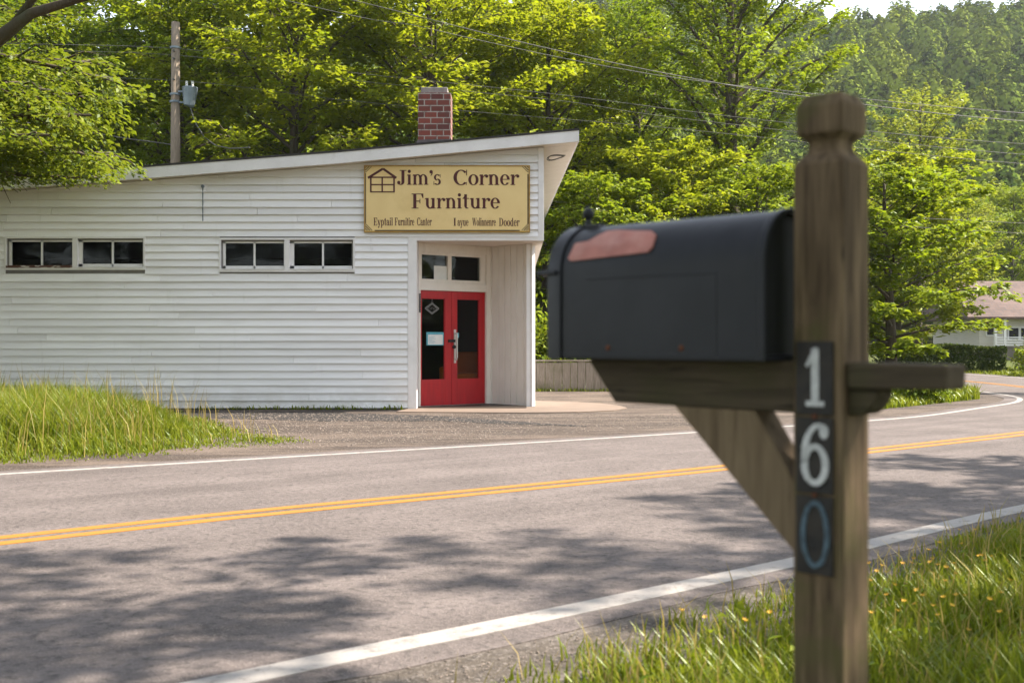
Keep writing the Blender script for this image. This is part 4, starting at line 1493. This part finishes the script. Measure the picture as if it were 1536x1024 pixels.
# roadside trees past the edge of view that throw the leafy shadows on the road
tree_kind('g', 'leaf_b', seed=31, H=12.5, r0=.30, zc0=5.4, rx=5.6, nl=44, spray=1.3, leaf=.17, per=90, upsweep=.45, droop=.2)
plant_tree('g', 5.5, 1.7, .2, 1.08, 'roadside tree arching over the near verge by the mailbox')
plant_tree('g', 14.0, 8.6, 2.4, .95, 'roadside tree farther along the near verge')
G5 = 'unseen trees opposite the store, reflected in its glass'
for i, (x, y, r_, s_) in enumerate(((-14, -9, .3, 1.0), (-7.5, -11, 2.0, 1.05), (-1, -10, 3.3, 1.0), (6, -12, 4.4, 1.1), (12.5, -8, 5.5, 1.0), (-21, -8, 1.2, 1.1), (-17.2, -12, 3.7, 1.1), (-28, -4, 2.6, 1.1), (22, 19, .8, .95), (23, 12.5, 2.9, 1.0), (22.5, 25.5, 4.4, .9))):  # out of view; several added to darken reflections in the store glass
    plant_tree('b', x, y, r_, s_, 'unseen leafy tree opposite the store, reflected dark in its glass', group=G5)


# shrubs
def shrub_mesh(seed, rx, rz, n, leaf, flat=0.0):
    rng = np.random.default_rng(seed)
    nc = max(8, int(n / 110))
    a = rng.uniform(0, 2 * math.pi, nc)
    e = np.arcsin(rng.uniform(-.1, 1, nc))
    rad = rng.uniform(.45, 1.0, nc)
    cc = np.c_[rad * np.cos(a) * np.cos(e) * rx, rad * np.sin(a) * np.cos(e) * rx, rz * (.18 + .82 * np.sin(np.abs(e)) * rad)]
    idx = rng.integers(0, nc, n)
    C = cc[idx] + rng.normal(0, 1, (n, 3)) * np.array([.20 * rx, .20 * rx, .13 * rz])
    C[:, 2] = np.abs(C[:, 2]) + .02
    D = C * np.array([1, 1, .6]) / rx + rng.normal(0, .7, (n, 3))
    U = np.array([0, 0, 1.0]) + C * np.array([.8, .8, .2]) / rx + rng.normal(0, .5, (n, 3))
    return leaf_quads(C, D, U, leaf, leaf * .6, rng)


def shrub(x, y, rx, rz, n, leaf, mat, label, seed, name='shrub', cat='shrub', group=None, sy=1.0):
    t = thing(name, label, cat, (x, y, 0), group, local=True)
    t.scale = (1, sy, 1)
    me = quads('foliage', shrub_mesh(seed, rx, rz, n, leaf))
    link('foliage', me, M[mat]).parent = t
    mb = MB()
    rng = random.Random(seed)
    for k in range(7):
        a = rng.uniform(0, 6.28)
        mb.tube([(.04 * math.cos(a), .04 * math.sin(a), -.02), (rx * .3 * math.cos(a), rx * .3 * math.sin(a), rz * .45), (rx * .6 * math.cos(a), rx * .6 * math.sin(a), rz * .8)], [.02, .013, .006], 5)
    mb.build('stem', M['bark']).parent = t
    return t


shrub(21.0, 44.5, 1.15, 1.75, 2600, .14, 'leaf_d', 'pale green round shrub in front of the house', 41)
shrub(8.0, 22.6, .85, .62, 1500, .11, 'leaf_c', 'dark low bush on the grass under the side arm', 42, name='bush', cat='bush')
shrub(6.4, 23.4, .75, .70, 1300, .11, 'leaf_c', 'dark low bush beside the post on the bend grass', 43, name='bush', cat='bush')
shrub(9.3, 26.4, .7, .5, 900, .11, 'leaf_b', 'small weedy bush at the foot of the maple', 44, name='bush', cat='bush')
for i, (x, y) in enumerate(((20.3, 18.2), (20.8, 14.6), (20.2, 21.8))):  # unseen bushes, added to keep the bright horizon out of the door glass
    shrub(x, y, 2.3, 3.2, 3000, .3, 'leaf_b', 'large unseen bush added outside the road bend to darken the door reflection', 50 + i, name='bush', cat='bush', group='unseen bushes added for the door reflection')
G4 = 'bushes behind the plank wall'
for i, (x, y, rx, rz, mt, lb) in enumerate(((1.2, 29.2, 1.1, 2.0, 'leaf_b', 'bush filling the corner between store wall and plank wall'), (2.9, 29.4, 1.3, 2.5, 'leaf_a', 'yellow green bush behind the plank wall middle'),
                                            (4.9, 29.6, 1.3, 2.1, 'leaf_b', 'green bush behind the plank wall under the mailbox'), (7.2, 30.2, 1.4, 1.9, 'leaf_c', 'dark bush between the plank wall and the maple'))):
    shrub(x, y, rx, rz, 4200, .15, mt, lb, 60 + i, name='bush', cat='bush', group=G4)


def hedge(x0, x1, y, d, h, n, label, seed, mat='hedge'):
    rng = np.random.default_rng(seed)
    L = x1 - x0
    side = rng.integers(0, 3, n)
    C = np.c_[rng.uniform(0, L, n), rng.uniform(0, d, n), rng.uniform(0, h, n)]
    C[side == 0, 1] = np.abs(rng.normal(0, .05, (side == 0).sum()))
    C[side == 1, 2] = h - np.abs(rng.normal(0, .06, (side == 1).sum()))
    C[:, 2] += .06 * np.sin(C[:, 0] * 2.1 + seed) * C[:, 2] / h + rng.normal(0, .02, n)
    D = rng.normal(0, 1, (n, 3))
    U = np.array([0, -.6, .8]) + rng.normal(0, .6, (n, 3))
    o = link('hedge', quads('hedge', leaf_quads(C, D, U, .12, .08, rng)), M[mat])
    o.location = (x0, y, 0)
    return tag(o, label, 'hedge')


hedge(11.9 + 2.2, 19.0, 43.5, 1.1, 1.02, 9000, 'clipped dark hedge beyond the road bend, stretching toward the maple', 71)
hedge(17.6, 26, 38.6, 1.3, .92, 9000, 'lighter clipped hedge closest to the road beyond the bend', 72, 'leaf_b')

# plank retaining wall behind the store
pw = thing('plank_wall', 'low grey weathered plank wall beside the store', 'wall', (2.5, 27.3, 0))
rr = random.Random(9)
x = .40
k = 0
mb = MB()
while x < 5.2:
    w_ = rr.uniform(.16, .22)
    h_ = .70 + rr.uniform(-.012, .012)
    mb.box(x, 27.3 + rr.uniform(-.012, .012), -.05, x + w_ - .008, 27.36, h_)
    x += w_
mb.build('planks', M['fence'], pw)
mb = MB()
mb.box(.38, 27.27, .715, 5.22, 27.40, .755)
mb.build('cap_rail', M['fence'], pw, bevel=.005)
for xx in (.5, 2.1, 3.7, 5.05):
    mb = MB()
    mb.box(xx, 27.362, -.05, xx + .1, 27.46, .71)
    mb.build('post', M['fence'], pw)

# ----------------------------------------------------------------- utility pole, transformer, cables
UY = 34.6
ux, uzt = wpt(263, 34, UY)
up_ = thing('utility_pole', 'weathered wooden utility pole rising behind the store roof', 'utility pole', (ux, UY, 0))
mb = MB()
mb.tube([(ux - .02, UY, -.1), (ux, UY, 6), (ux + .01, UY, uzt)], [.165, .15, .125], 14)
mb.build('shaft', M['pole'], up_, smooth=True)
for py, ww in ((72, .16), (142, .17), (153, .17)):
    mb = MB()
    _, zz = wpt(263, py, UY)
    mb.tube([(ux, UY, zz - .03), (ux, UY, zz + .03)], ww, 14)
    mb.build('band', M['galv'], up_)
for py in (78, 90, 121):
    mb = MB()
    _, zz = wpt(263, py, UY)
    mb.tube([(ux, UY - .12, zz), (ux, UY - .20, zz)], .03, 8)
    mb.build('bolt', M['cable'], up_)
tx, tzt = wpt(283, 133, UY - .05)
_, tzb = wpt(283, 160, UY - .05)
tf = thing('transformer', 'blue grey tapered transformer can bolted to the utility pole', 'transformer', (tx, UY - .05, tzb))
mb = MB()
mb.tube([(tx, UY - .05, tzb), (tx + .01, UY - .05, tzb + .03), (tx + .04, UY - .05, tzt - .03), (tx + .04, UY - .05, tzt)], [.13, .165, .235, .24], 16)
mb.build('can', M['galv'], tf)
mb = MB()
mb.tube([(tx + .04, UY - .05, tzt), (tx + .04, UY - .05, tzt + .04)], [.25, .22], 16)
mb.build('lid', M['galv'], tf)
for dx in (-.06, .12):
    mb = MB()
    mb.tube([(tx + dx, UY - .05, tzt + .04)] + [(tx + dx, UY - .05, tzt + .05 + .035 * i) for i in range(6)], [.03] + [.045 if i % 2 else .028 for i in range(6)], 10)
    mb.build('bushing', M['paper'], tf)
for zz in (tzb + .1, tzt - .12):
    mb = MB()
    mb.box(ux + .1, UY - .09, zz, tx - .12, UY - .01, zz + .05)
    mb.build('mounting_arm', M['galv'], tf)


def cable(pts, rad, label, Y0=UY, Y1=None):
    Y1 = Y1 or Y0
    c = catmull(pts, 8)
    n_ = len(c)
    P3 = []
    for i, (a, b) in enumerate(c):
        yy = Y0 + (Y1 - Y0) * i / (n_ - 1)
        x_, z_ = wpt(a, b, yy)
        P3.append((x_, yy, z_))
    m_ = MB()
    m_.tube(P3, rad, 5)
    o = m_.build('power_cable', M['cable'])
    tag(o, label, 'cable', 'overhead cables')


cable([(-700, 30), (-100, 62), (263, 73), (510, 107), (820, 140), (1024, 166), (1200, 186), (1536, 216), (2100, 240)], .009, 'overhead cable fixed to the upper bolt of the utility pole')
cable([(-700, 44), (-100, 72), (263, 83), (512, 119), (830, 150), (1024, 178), (1536, 232), (2100, 262)], .008, 'overhead cable just below the uppermost pole cable')
cable([(-700, 84), (-100, 110), (263, 121), (512, 150), (760, 172), (1024, 194), (1536, 246), (2100, 280)], .008, 'overhead cable passing just above the transformer')
cable([(-300, -200), (120, -75), (512, 20), (619, 38), (725, 62), (900, 98), (1100, 128), (1536, 170), (2100, 205)], .011, 'thick dark cable slanting down high above the chimney', 32, 36)
cable([(-300, -230), (300, -60), (679, 38), (845, 78), (1023, 115), (1220, 147), (1536, 182), (2100, 215)], .013, 'thickest dark cable crossing past the strip of sky', 32, 36)
cable([(300, 262), (700, 285), (862, 297), (1023, 304), (1536, 335), (2100, 350)], .009, 'low cable running just over the mailbox knob', 35.5, 34.2)
cable([(300, 275), (700, 292), (828, 302), (1023, 315), (1536, 350), (2100, 365)], .009, 'lowest cable passing behind the mailbox top', 35.4, 34.0)
# service drop from the transformer to the roof
mb = MB()
pts = [wpt(a, b, UY - .3) for a, b in ((286, 162), (296, 185), (315, 212), (335, 226), (360, 233), (392, 234))]
mb.tube([(p[0], UY - .3 - i * .3, p[1]) for i, p in enumerate(pts)], .02, 6)
tag(mb.build('service_cable', M['cable']), 'slack service cable drooping from the transformer to the roof', 'cable')
mb = MB()
pts = [wpt(a, b, UY) for a, b in ((263, 218), (230, 213), (190, 208), (120, 196), (-60, 170))]
mb.tube([(p[0], UY, p[1]) for p in pts], .018, 6)
tag(mb.build('service_cable', M['cable']), 'low cable leaving the utility pole just above the roof', 'cable')

# ----------------------------------------------------------------- house beyond the bend
hs = thing('house', 'pale house with broad brown shingle roof beyond the road bend', 'house', (31, 66, 0))
HY = 64.0
hx0, hz0 = wpt(1452, 475, HY)
hx1 = hx0 + 16
_, hr = wpt(1500, 421, HY + 4)
mb = MB()
mb.box(hx0 + 1.0, HY + .9, .9, hx1 - .5, HY + 8, hz0 + .12)
mb.build('wall', M['house'], hs)
mb = MB()
mb.box(hx0 + .9, HY + .8, -.1, hx1 - .4, HY + 8.1, .9)
mb.build('foundation', M['house_base'], hs)
mb = MB()
mb.add([(hx0, HY, hz0), (hx1, HY, hz0), (hx1 - .4, HY + 4.4, hr), (hx0 + .9, HY + 4.4, hr), (hx1, HY + 8.8, hz0), (hx0, HY + 8.8, hz0),
        (hx0, HY, hz0 - .12), (hx1, HY, hz0 - .12), (hx1, HY + 8.8, hz0 - .12), (hx0, HY + 8.8, hz0 - .12)],
       [(0, 1, 2, 3), (3, 2, 4, 5), (0, 3, 5), (1, 4, 2), (6, 7, 1, 0), (9, 6, 0, 5), (7, 8, 4, 1), (9, 8, 7, 6)])
mb.build('roof', M['shingle'], hs)
for i, (a, b, t, bt) in enumerate(((1513, 1527, 492, 508), (1531, 1545, 492, 508), (1480, 1492, 486, 502))):
    p = wpt(a, bt, HY + .9)
    q = wpt(b, t, HY + .9)
    mb = MB()
    mb.box(p[0] - .08, HY + .84, p[1] - .08, q[0] + .08, HY + .9, q[1] + .08)
    wf = mb.build('window', M['white'], hs)
    mb = MB()
    mb.box(p[0], HY + .83, p[1], q[0], HY + .839, q[1])
    mb.build('pane', M['inner_black'], wf)
for a in (1492, 1506, 1540):
    p = wpt(a, 480, HY + .2)
    mb = MB()
    mb.box(p[0], HY + .2, .9, p[0] + .14, HY + .34, hz0 - .12)
    mb.build('porch_post', M['white'], hs)
mb = MB()
p = wpt(1494, 509, HY + .15)
for i in range(4):
    mb.box(p[0], HY + .16, .98 + i * .14, hx1 - 1, HY + .2, 1.04 + i * .14)
mb.build('porch_rail', M['white'], hs)

# ----------------------------------------------------------------- wooded hill
# summer air between the camera and the hill
mb = MB()
mb.box(-170, -60, -2.0, 330, 420, 128)
m, nt, out = newmat('air')
pv = nd(nt, 'ShaderNodeVolumePrincipled', {'Color': (.86, .92, 1.0, 1), 'Density': .00018, 'Anisotropy': .3})
nt.links.new(pv.outputs[0], out.inputs[1])
tag(mb.build('haze', m), kind='stuff')


def hill_forest():
    rng = np.random.default_rng(77)
    out = []
    pts = []
    for _ in range(5200):
        y = 92 + 238 * rng.uniform() ** .85
        x = rng.uniform(-.62 * y, .95 * y) if rng.uniform() < .35 else rng.uniform(-.02 * y, .62 * y)
        pts.append((x, y))
    pts = np.array(pts)
    keep = []
    cell = {}
    for i, (x, y) in enumerate(pts):
        c = (int(x // 5.4), int(y // 5.4))
        if c in cell:
            continue
        cell[c] = 1
        keep.append(i)
    pts = pts[keep]
    z0 = hill_h(pts[:, 0], pts[:, 1])
    for (x, y), z in zip(pts, z0):
        hh = rng.uniform(7.5, 13.5)
        rx = rng.uniform(2.2, 3.5)
        n = 520 if abs(x / y - .28) < .30 else 80
        a = rng.uniform(0, 6.283, n)
        e = np.arcsin(rng.uniform(-.55, 1, n))
        ph = rng.uniform(0, 6.28, 3)
        lump = 1 + .13 * np.sin(3 * a + ph[0] + 2 * e) + .12 * np.sin(5 * e + ph[1] + 2 * a) + rng.normal(0, .05, n)
        tp_ = 1 - .28 * np.clip(np.sin(e), 0, 1)
        C = np.c_[np.cos(a) * np.cos(e) * lump * tp_, np.sin(a) * np.cos(e) * lump * tp_, np.sin(e) * lump]
        W_ = np.array([x, y, z + hh * .58]) + C * np.array([rx, rx, hh * .46])
        U = C * np.array([1.3, 1.3, 1.1]) + rng.normal(0, .14, (n, 3))
        U /= np.linalg.norm(U, axis=1)[:, None]
        D = rng.normal(0, 1, (n, 3))
        D -= U * (D * U).sum(1)[:, None]
        out.append(leaf_quads(W_, D, U, .80 if n > 100 else 1.8, .80 if n > 100 else 1.6, rng))
    me = quads('forest', np.concatenate(out))
    at = me.attributes.new('tone', 'FLOAT', 'FACE')
    at.data.foreach_set('value', np.concatenate([np.full(len(q_), rng.uniform() ** 1.3) for q_ in out]).astype(np.float32))
    o = link('forest', me, M['leaf_hill'])
    return tag(o, 'green wooded hillside rising behind the trees and the house', 'woods', kind='stuff')


hill_forest()

# ----------------------------------------------------------------- grass
def blades(name, P, h, wdt, mat, rng, bend=.5, label=None):
    """curved blades standing at the points P; h heights"""
    n = len(P)
    a = rng.uniform(0, 2 * math.pi, n)
    dirv = np.c_[np.cos(a), np.sin(a), np.zeros(n)]
    sv_ = np.c_[-np.sin(a), np.cos(a), np.zeros(n)]
    b = (bend * rng.uniform(.2, 1.3, n) * h)[:, None]
    H = h[:, None] * np.array([0, 0, 1.0])
    w_ = (wdt * rng.uniform(.6, 1.4, n))[:, None]
    B = np.c_[P, np.zeros(n)]
    m1 = B + H * .5 + dirv * b * .22
    t = B + H * .92 + dirv * b
    V = np.stack([B - sv_ * w_ * .5, B + sv_ * w_ * .5, m1 + sv_ * w_ * .42, m1 - sv_ * w_ * .42, t], 1)
    me = bpy.data.meshes.new(name)
    me.vertices.add(n * 5)
    me.vertices.foreach_set('co', np.ascontiguousarray(V, np.float32).ravel())
    i5 = np.arange(n) * 5
    lv = np.stack([i5, i5 + 1, i5 + 2, i5 + 3, i5 + 3, i5 + 2, i5 + 4], 1).ravel()
    me.loops.add(n * 7)
    me.loops.foreach_set('vertex_index', lv.astype(np.int32))
    me.polygons.add(n * 2)
    me.polygons.foreach_set('loop_start', np.stack([np.arange(n) * 7, np.arange(n) * 7 + 4], 1).ravel().astype(np.int32))
    me.update(calc_edges=True)
    o = link(name, me, M[mat])
    return tag(o, label, kind='stuff')


def sample(poly, n, rng):
    q = np.array(poly)
    P = np.c_[rng.uniform(q[:, 0].min(), q[:, 0].max(), n), rng.uniform(q[:, 1].min(), q[:, 1].max(), n)]
    return P[inside(P, poly)]


def fbm(P, s=1.0):
    x, y = P[:, 0] * s, P[:, 1] * s
    return (np.sin(1.7 * x + 1.3 * np.sin(y * 1.1)) + np.sin(2.3 * y + 1.7 * np.sin(x * 1.3 + 2)) + .6 * np.sin(5.1 * x + 3.3 * y) + .5 * np.sin(4.3 * y - 6.1 * x + 1)) / 3.1


rng = np.random.default_rng(5)
i0, i1 = np.argmin(np.hypot(*(NEARs - [-3, 2.2]).T)), np.argmin(np.hypot(*(NEARs - [9, 12.5]).T))
edge = catmull([(-2.2, 1.6), (-.6, 3.15), (.02, 4.05), (.70, 4.88), (1.38, 5.56), (2.2, 6.36), (3.5, 7.72), (5.2, 9.15), (7.0, 10.55), (9.0, 12.2)], 12)
verge = [tuple(p) for p in edge] + [(14, 10), (14, 1.0), (-3, .9)]
fan = lambda P: P[(np.abs(P[:, 0]) < P[:, 1] * .56 + .5) | (P[:, 1] < 2.5)]
P = sample(verge, 560000, rng)
P = P[(P[:, 0] < .50 * P[:, 1] + .9) & (P[:, 1] > 2.2)]
# ragged edge: thin out near the shoulder
dd = np.min(np.hypot(P[:, None, 0] - edge[None, ::2, 0], P[:, None, 1] - edge[None, ::2, 1]), axis=1) if len(P) < 200000 else np.concatenate(
    [np.min(np.hypot(p[:, None, 0] - edge[None, ::2, 0], p[:, None, 1] - edge[None, ::2, 1]), axis=1) for p in np.array_split(P, 40)])
keep = rng.uniform(0, 1, len(P)) < np.clip((dd + .12 * fbm(P, 3)) / .42, .03, 1) * np.clip(.75 + .45 * fbm(P, 1.7), .25, 1)
P, dd = P[keep], dd[keep]
hh = (.06 + .09 * np.clip(dd, 0, 1)) * (1 + .45 * fbm(P, 1.3)) * rng.uniform(.5, 1.35, len(P))
blades('verge_grass', P, hh, .0085, 'grass', rng, .7, 'green verge grass around the mailbox post')
Pd = P[rng.uniform(0, 1, len(P)) < .07]
blades('verge_straw', Pd, .12 + .14 * rng.uniform(0, 1, len(Pd)), .006, 'grass_dry', rng, .6, 'dry straw stalks among the verge grass')
P2 = sample(verge + [], 90000, rng)
P2 = P2[~((P2[:, 0] < .50 * P2[:, 1] + .9) & (P2[:, 1] > 2.2))]
blades('verge_grass', P2, .13 * rng.uniform(.5, 1.4, len(P2)), .014, 'grass', rng, .7, 'green verge grass past the edge of the view')
# broad weed leaves
Pw = sample(verge, 5200, rng)
Pw = Pw[(Pw[:, 1] > 3.0) & (np.min(np.hypot(Pw[:, None, 0] - edge[None, ::2, 0], Pw[:, None, 1] - edge[None, ::2, 1]), axis=1) > .3)]
n = len(Pw)
Cw = np.c_[Pw, rng.uniform(.03, .13, n)]
Dw = np.c_[rng.normal(0, 1, (n, 2)), rng.normal(.1, .25, n)]
o = link('weeds', quads('weeds', leaf_quads(Cw, Dw, np.array([0, 0, 1.0]) + rng.normal(0, .4, (n, 3)), .06, .026, rng)), M['leaf_b'])
tag(o, 'broad leaved weeds among the verge grass', kind='stuff')
# little orange flowers
fb = np.array([gpt(rng.uniform(1290, 1520), rng.uniform(812, 935), .16) for _ in range(44)] + [gpt(rng.uniform(1000, 1180), rng.uniform(930, 1000), .1) for _ in range(4)])
fb = fb[inside(fb, verge)]
k = 0
FM = FS = None
for (x_, y_) in fb:
    k += 1
    h_ = rng.uniform(.13, .25)
    if FM is None:
        m_ = MB()
        for j in range(9):
            a = 2 * math.pi * j / 9
            m_.add([(0, 0, 0), (.008 * math.cos(a - .25), .008 * math.sin(a - .25), .005), (.013 * math.cos(a), .013 * math.sin(a), .009), (.008 * math.cos(a + .25), .008 * math.sin(a + .25), .005)], [(0, 1, 2, 3)])
        FM = bpy.data.meshes.new('petals')
        FM.from_pydata(m_.v, [], m_.f)
        FM.materials.append(M['flower'])
        m_ = MB()
        m_.tube([(0, 0, -.24), (.006, 0, -.12), (0, 0, 0)], .0018, 5)
        FS = bpy.data.meshes.new('stalk')
        FS.from_pydata(m_.v, [], m_.f)
        FS.materials.append(M['leaf_b'])
    f = bpy.data.objects.new('wildflower', None)
    COL.objects.link(f)
    f.location = (x_, y_, h_)
    f.rotation_euler = (rng.uniform(-.4, .5), rng.uniform(-.4, .4), rng.uniform(0, 6))
    tag(f, 'small yellow orange flower on a thin stalk in the verge grass', 'flower', 'orange flowers in the verge grass')
    for nm, me in (('petals', FM), ('stalk', FS)):
        c = bpy.data.objects.new(nm, me)
        COL.objects.link(c)
        c.parent = f

# tall grass in front of the low end of the store
tall = [(-13, 5.2), (-8.5, 8.3), (-4.98, 11.0), (-3.9, 11.5), (-3.2, 12.5), (-2.3, 13.45), (-3.2, 15.3), (-4.8, 17.6), (-5.7, 19.4), (-13, 19.6)]
P = sample(tall, 260000, rng)
P = P[(P[:, 0] > -.50 * P[:, 1] - .9)]
q = np.array(tall)
ed = catmull(tall[:9], 12)
dd = np.concatenate([np.min(np.hypot(p[:, None, 0] - ed[None, :, 0], p[:, None, 1] - ed[None, :, 1]), axis=1) for p in np.array_split(P, 30)])
keep = rng.uniform(0, 1, len(P)) < np.clip((dd + .30 * fbm(P, 2.2)) / .8, .02, 1) * np.clip(.6 + .6 * fbm(P, 1.3), .12, 1)
P, dd = P[keep], dd[keep]
hf = (.07 + .33 * np.clip((dd - .25) / 1.6, 0, 1)) * np.clip((-P[:, 0] - 2.7) / 2.3, .32, 1.15)
hh = hf * (1 + .45 * fbm(P, 1.1) + .25 * fbm(P, 3.7)) * rng.uniform(.55, 1.3, len(P))
blades('tall_grass', P, hh, .013, 'grass', rng, .75, 'tall unmown grass in front of the low end of the store')
Pd = P[(rng.uniform(0, 1, len(P)) < .022) & (dd > .3)]
hd = np.interp(np.arange(len(Pd)), [0, len(Pd)], [0, 0]) + rng.uniform(.25, 1.0, len(Pd)) * np.clip((-Pd[:, 0] - 2.3) / 2.2, .3, 1)
blades('tall_straw', Pd, hd, .009, 'grass_dry', rng, .45, 'straw coloured seed stalks standing out of the tall grass')

# grass inside the bend and at the plank wall
bend = [(3.2, 26.9), (3.6, 23.2), (4.9, 19.3), (5.9, 19.4), (7.1, 20.6), (8.7, 22.4), (9.7, 23.5), (10.2, 25), (10.4, 27), (10.6, 31), (10.2, 40), (0, 40), (0, 27.5), (3, 27.45)]
mb = MB()
mb.add([(p[0], p[1], .0075) for p in bend], [tuple(range(len(bend)))])
tag(mb.build('grass_island', M['ground']), kind='structure')
P = sample(bend, 110000, rng)
P = P[(P[:, 1] < 33)]
hh = (.10 + .16 * np.clip((P[:, 1] - 19.5) / 6, 0, 1)) * (1 + .5 * fbm(P, 1.2)) * rng.uniform(.5, 1.4, len(P))
P = P[:, :]
kp = ~((P[:, 0] < 5.3) & (P[:, 1] < 27.5) & (P[:, 1] > 27.2))
blades('bend_grass', P[kp], hh[kp], .022, 'grass', rng, .7, 'grass on the bank inside the road bend')
far = [(16.9, 33), (17.2, 40), (17, 47), (40, 60), (45, 44), (40, 30), (17, 27)]
P = sample(far, 60000, rng)
blades('far_grass', P, .12 * rng.uniform(.5, 1.5, len(P)), .03, 'grass', rng, .7, 'lawn grass beyond the road bend')

# loose grit on the shoulder and in front of the store
def grit(name, P, smin, smax, mat, label):
    n = len(P)
    r_ = rng.uniform(smin, smax, n)
    b = np.array([(1, 0, 0), (0, 1, 0), (-1, 0, 0), (0, -1, 0), (0, 0, .7)], float)
    V = b[None] * r_[:, None, None] * rng.uniform(.6, 1.3, (n, 5, 1))
    a = rng.uniform(0, 6.28, n)
    ca, sa = np.cos(a)[:, None], np.sin(a)[:, None]
    V = np.stack([V[:, :, 0] * ca - V[:, :, 1] * sa, V[:, :, 0] * sa + V[:, :, 1] * ca, V[:, :, 2] + .009], 2)
    V[:, :, 0] += P[:, None, 0]
    V[:, :, 1] += P[:, None, 1]
    T = V[:, [0, 1, 4, 1, 2, 4, 2, 3, 4, 3, 0, 4]].reshape(-1, 3, 3)
    tag(link(name, quads(name, T, 3), M[mat]), label, kind='stuff')


t_ = rng.integers(0, len(NEARs), 9000)
t_ = t_[(NEARs[t_, 0] > -2.5) & (NEARs[t_, 0] < 10)]
nn_ = np.gradient(NEARs, axis=0)
nn_ /= np.linalg.norm(nn_, axis=1)[:, None]
tt_ = np.repeat(t_, 5)
d_ = -(.14 + .62 * rng.beta(2.2, 1.3, len(tt_)))
P = NEARs[tt_] + nn_[tt_] * rng.uniform(-.4, .4, len(tt_))[:, None] + np.c_[-nn_[tt_, 1], nn_[tt_, 0]] * d_[:, None]
grit('gravel', P, .003, .009, 'stone', 'loose grit along the edge of the near verge')
P = sample([(-3.6, 13.0), (-2.2, 12.6), (2.0, 15.6), (4.4, 17.3), (3.5, 18.6), (-1.8, 18.6), (-5, 19.3)], 12000, rng)
grit('lot_grit', P, .005, .017, 'stone', 'loose stones on the rough ground in front of the store')
# thin weeds along the pavement edge by the store
bl = offset(NEARs, -.35)
P = np.concatenate([np.c_[rng.uniform(-5.6, -1.9, 220), 19.93 - np.abs(rng.normal(0, .03, 220))], np.c_[rng.uniform(.4, 5, 600), 27.24 - np.abs(rng.normal(0, .05, 600))]])
blades('edge_weeds', P, rng.uniform(.03, .12, len(P)), .02, 'grass', rng, .8, 'thin weeds growing along the foot of the walls')
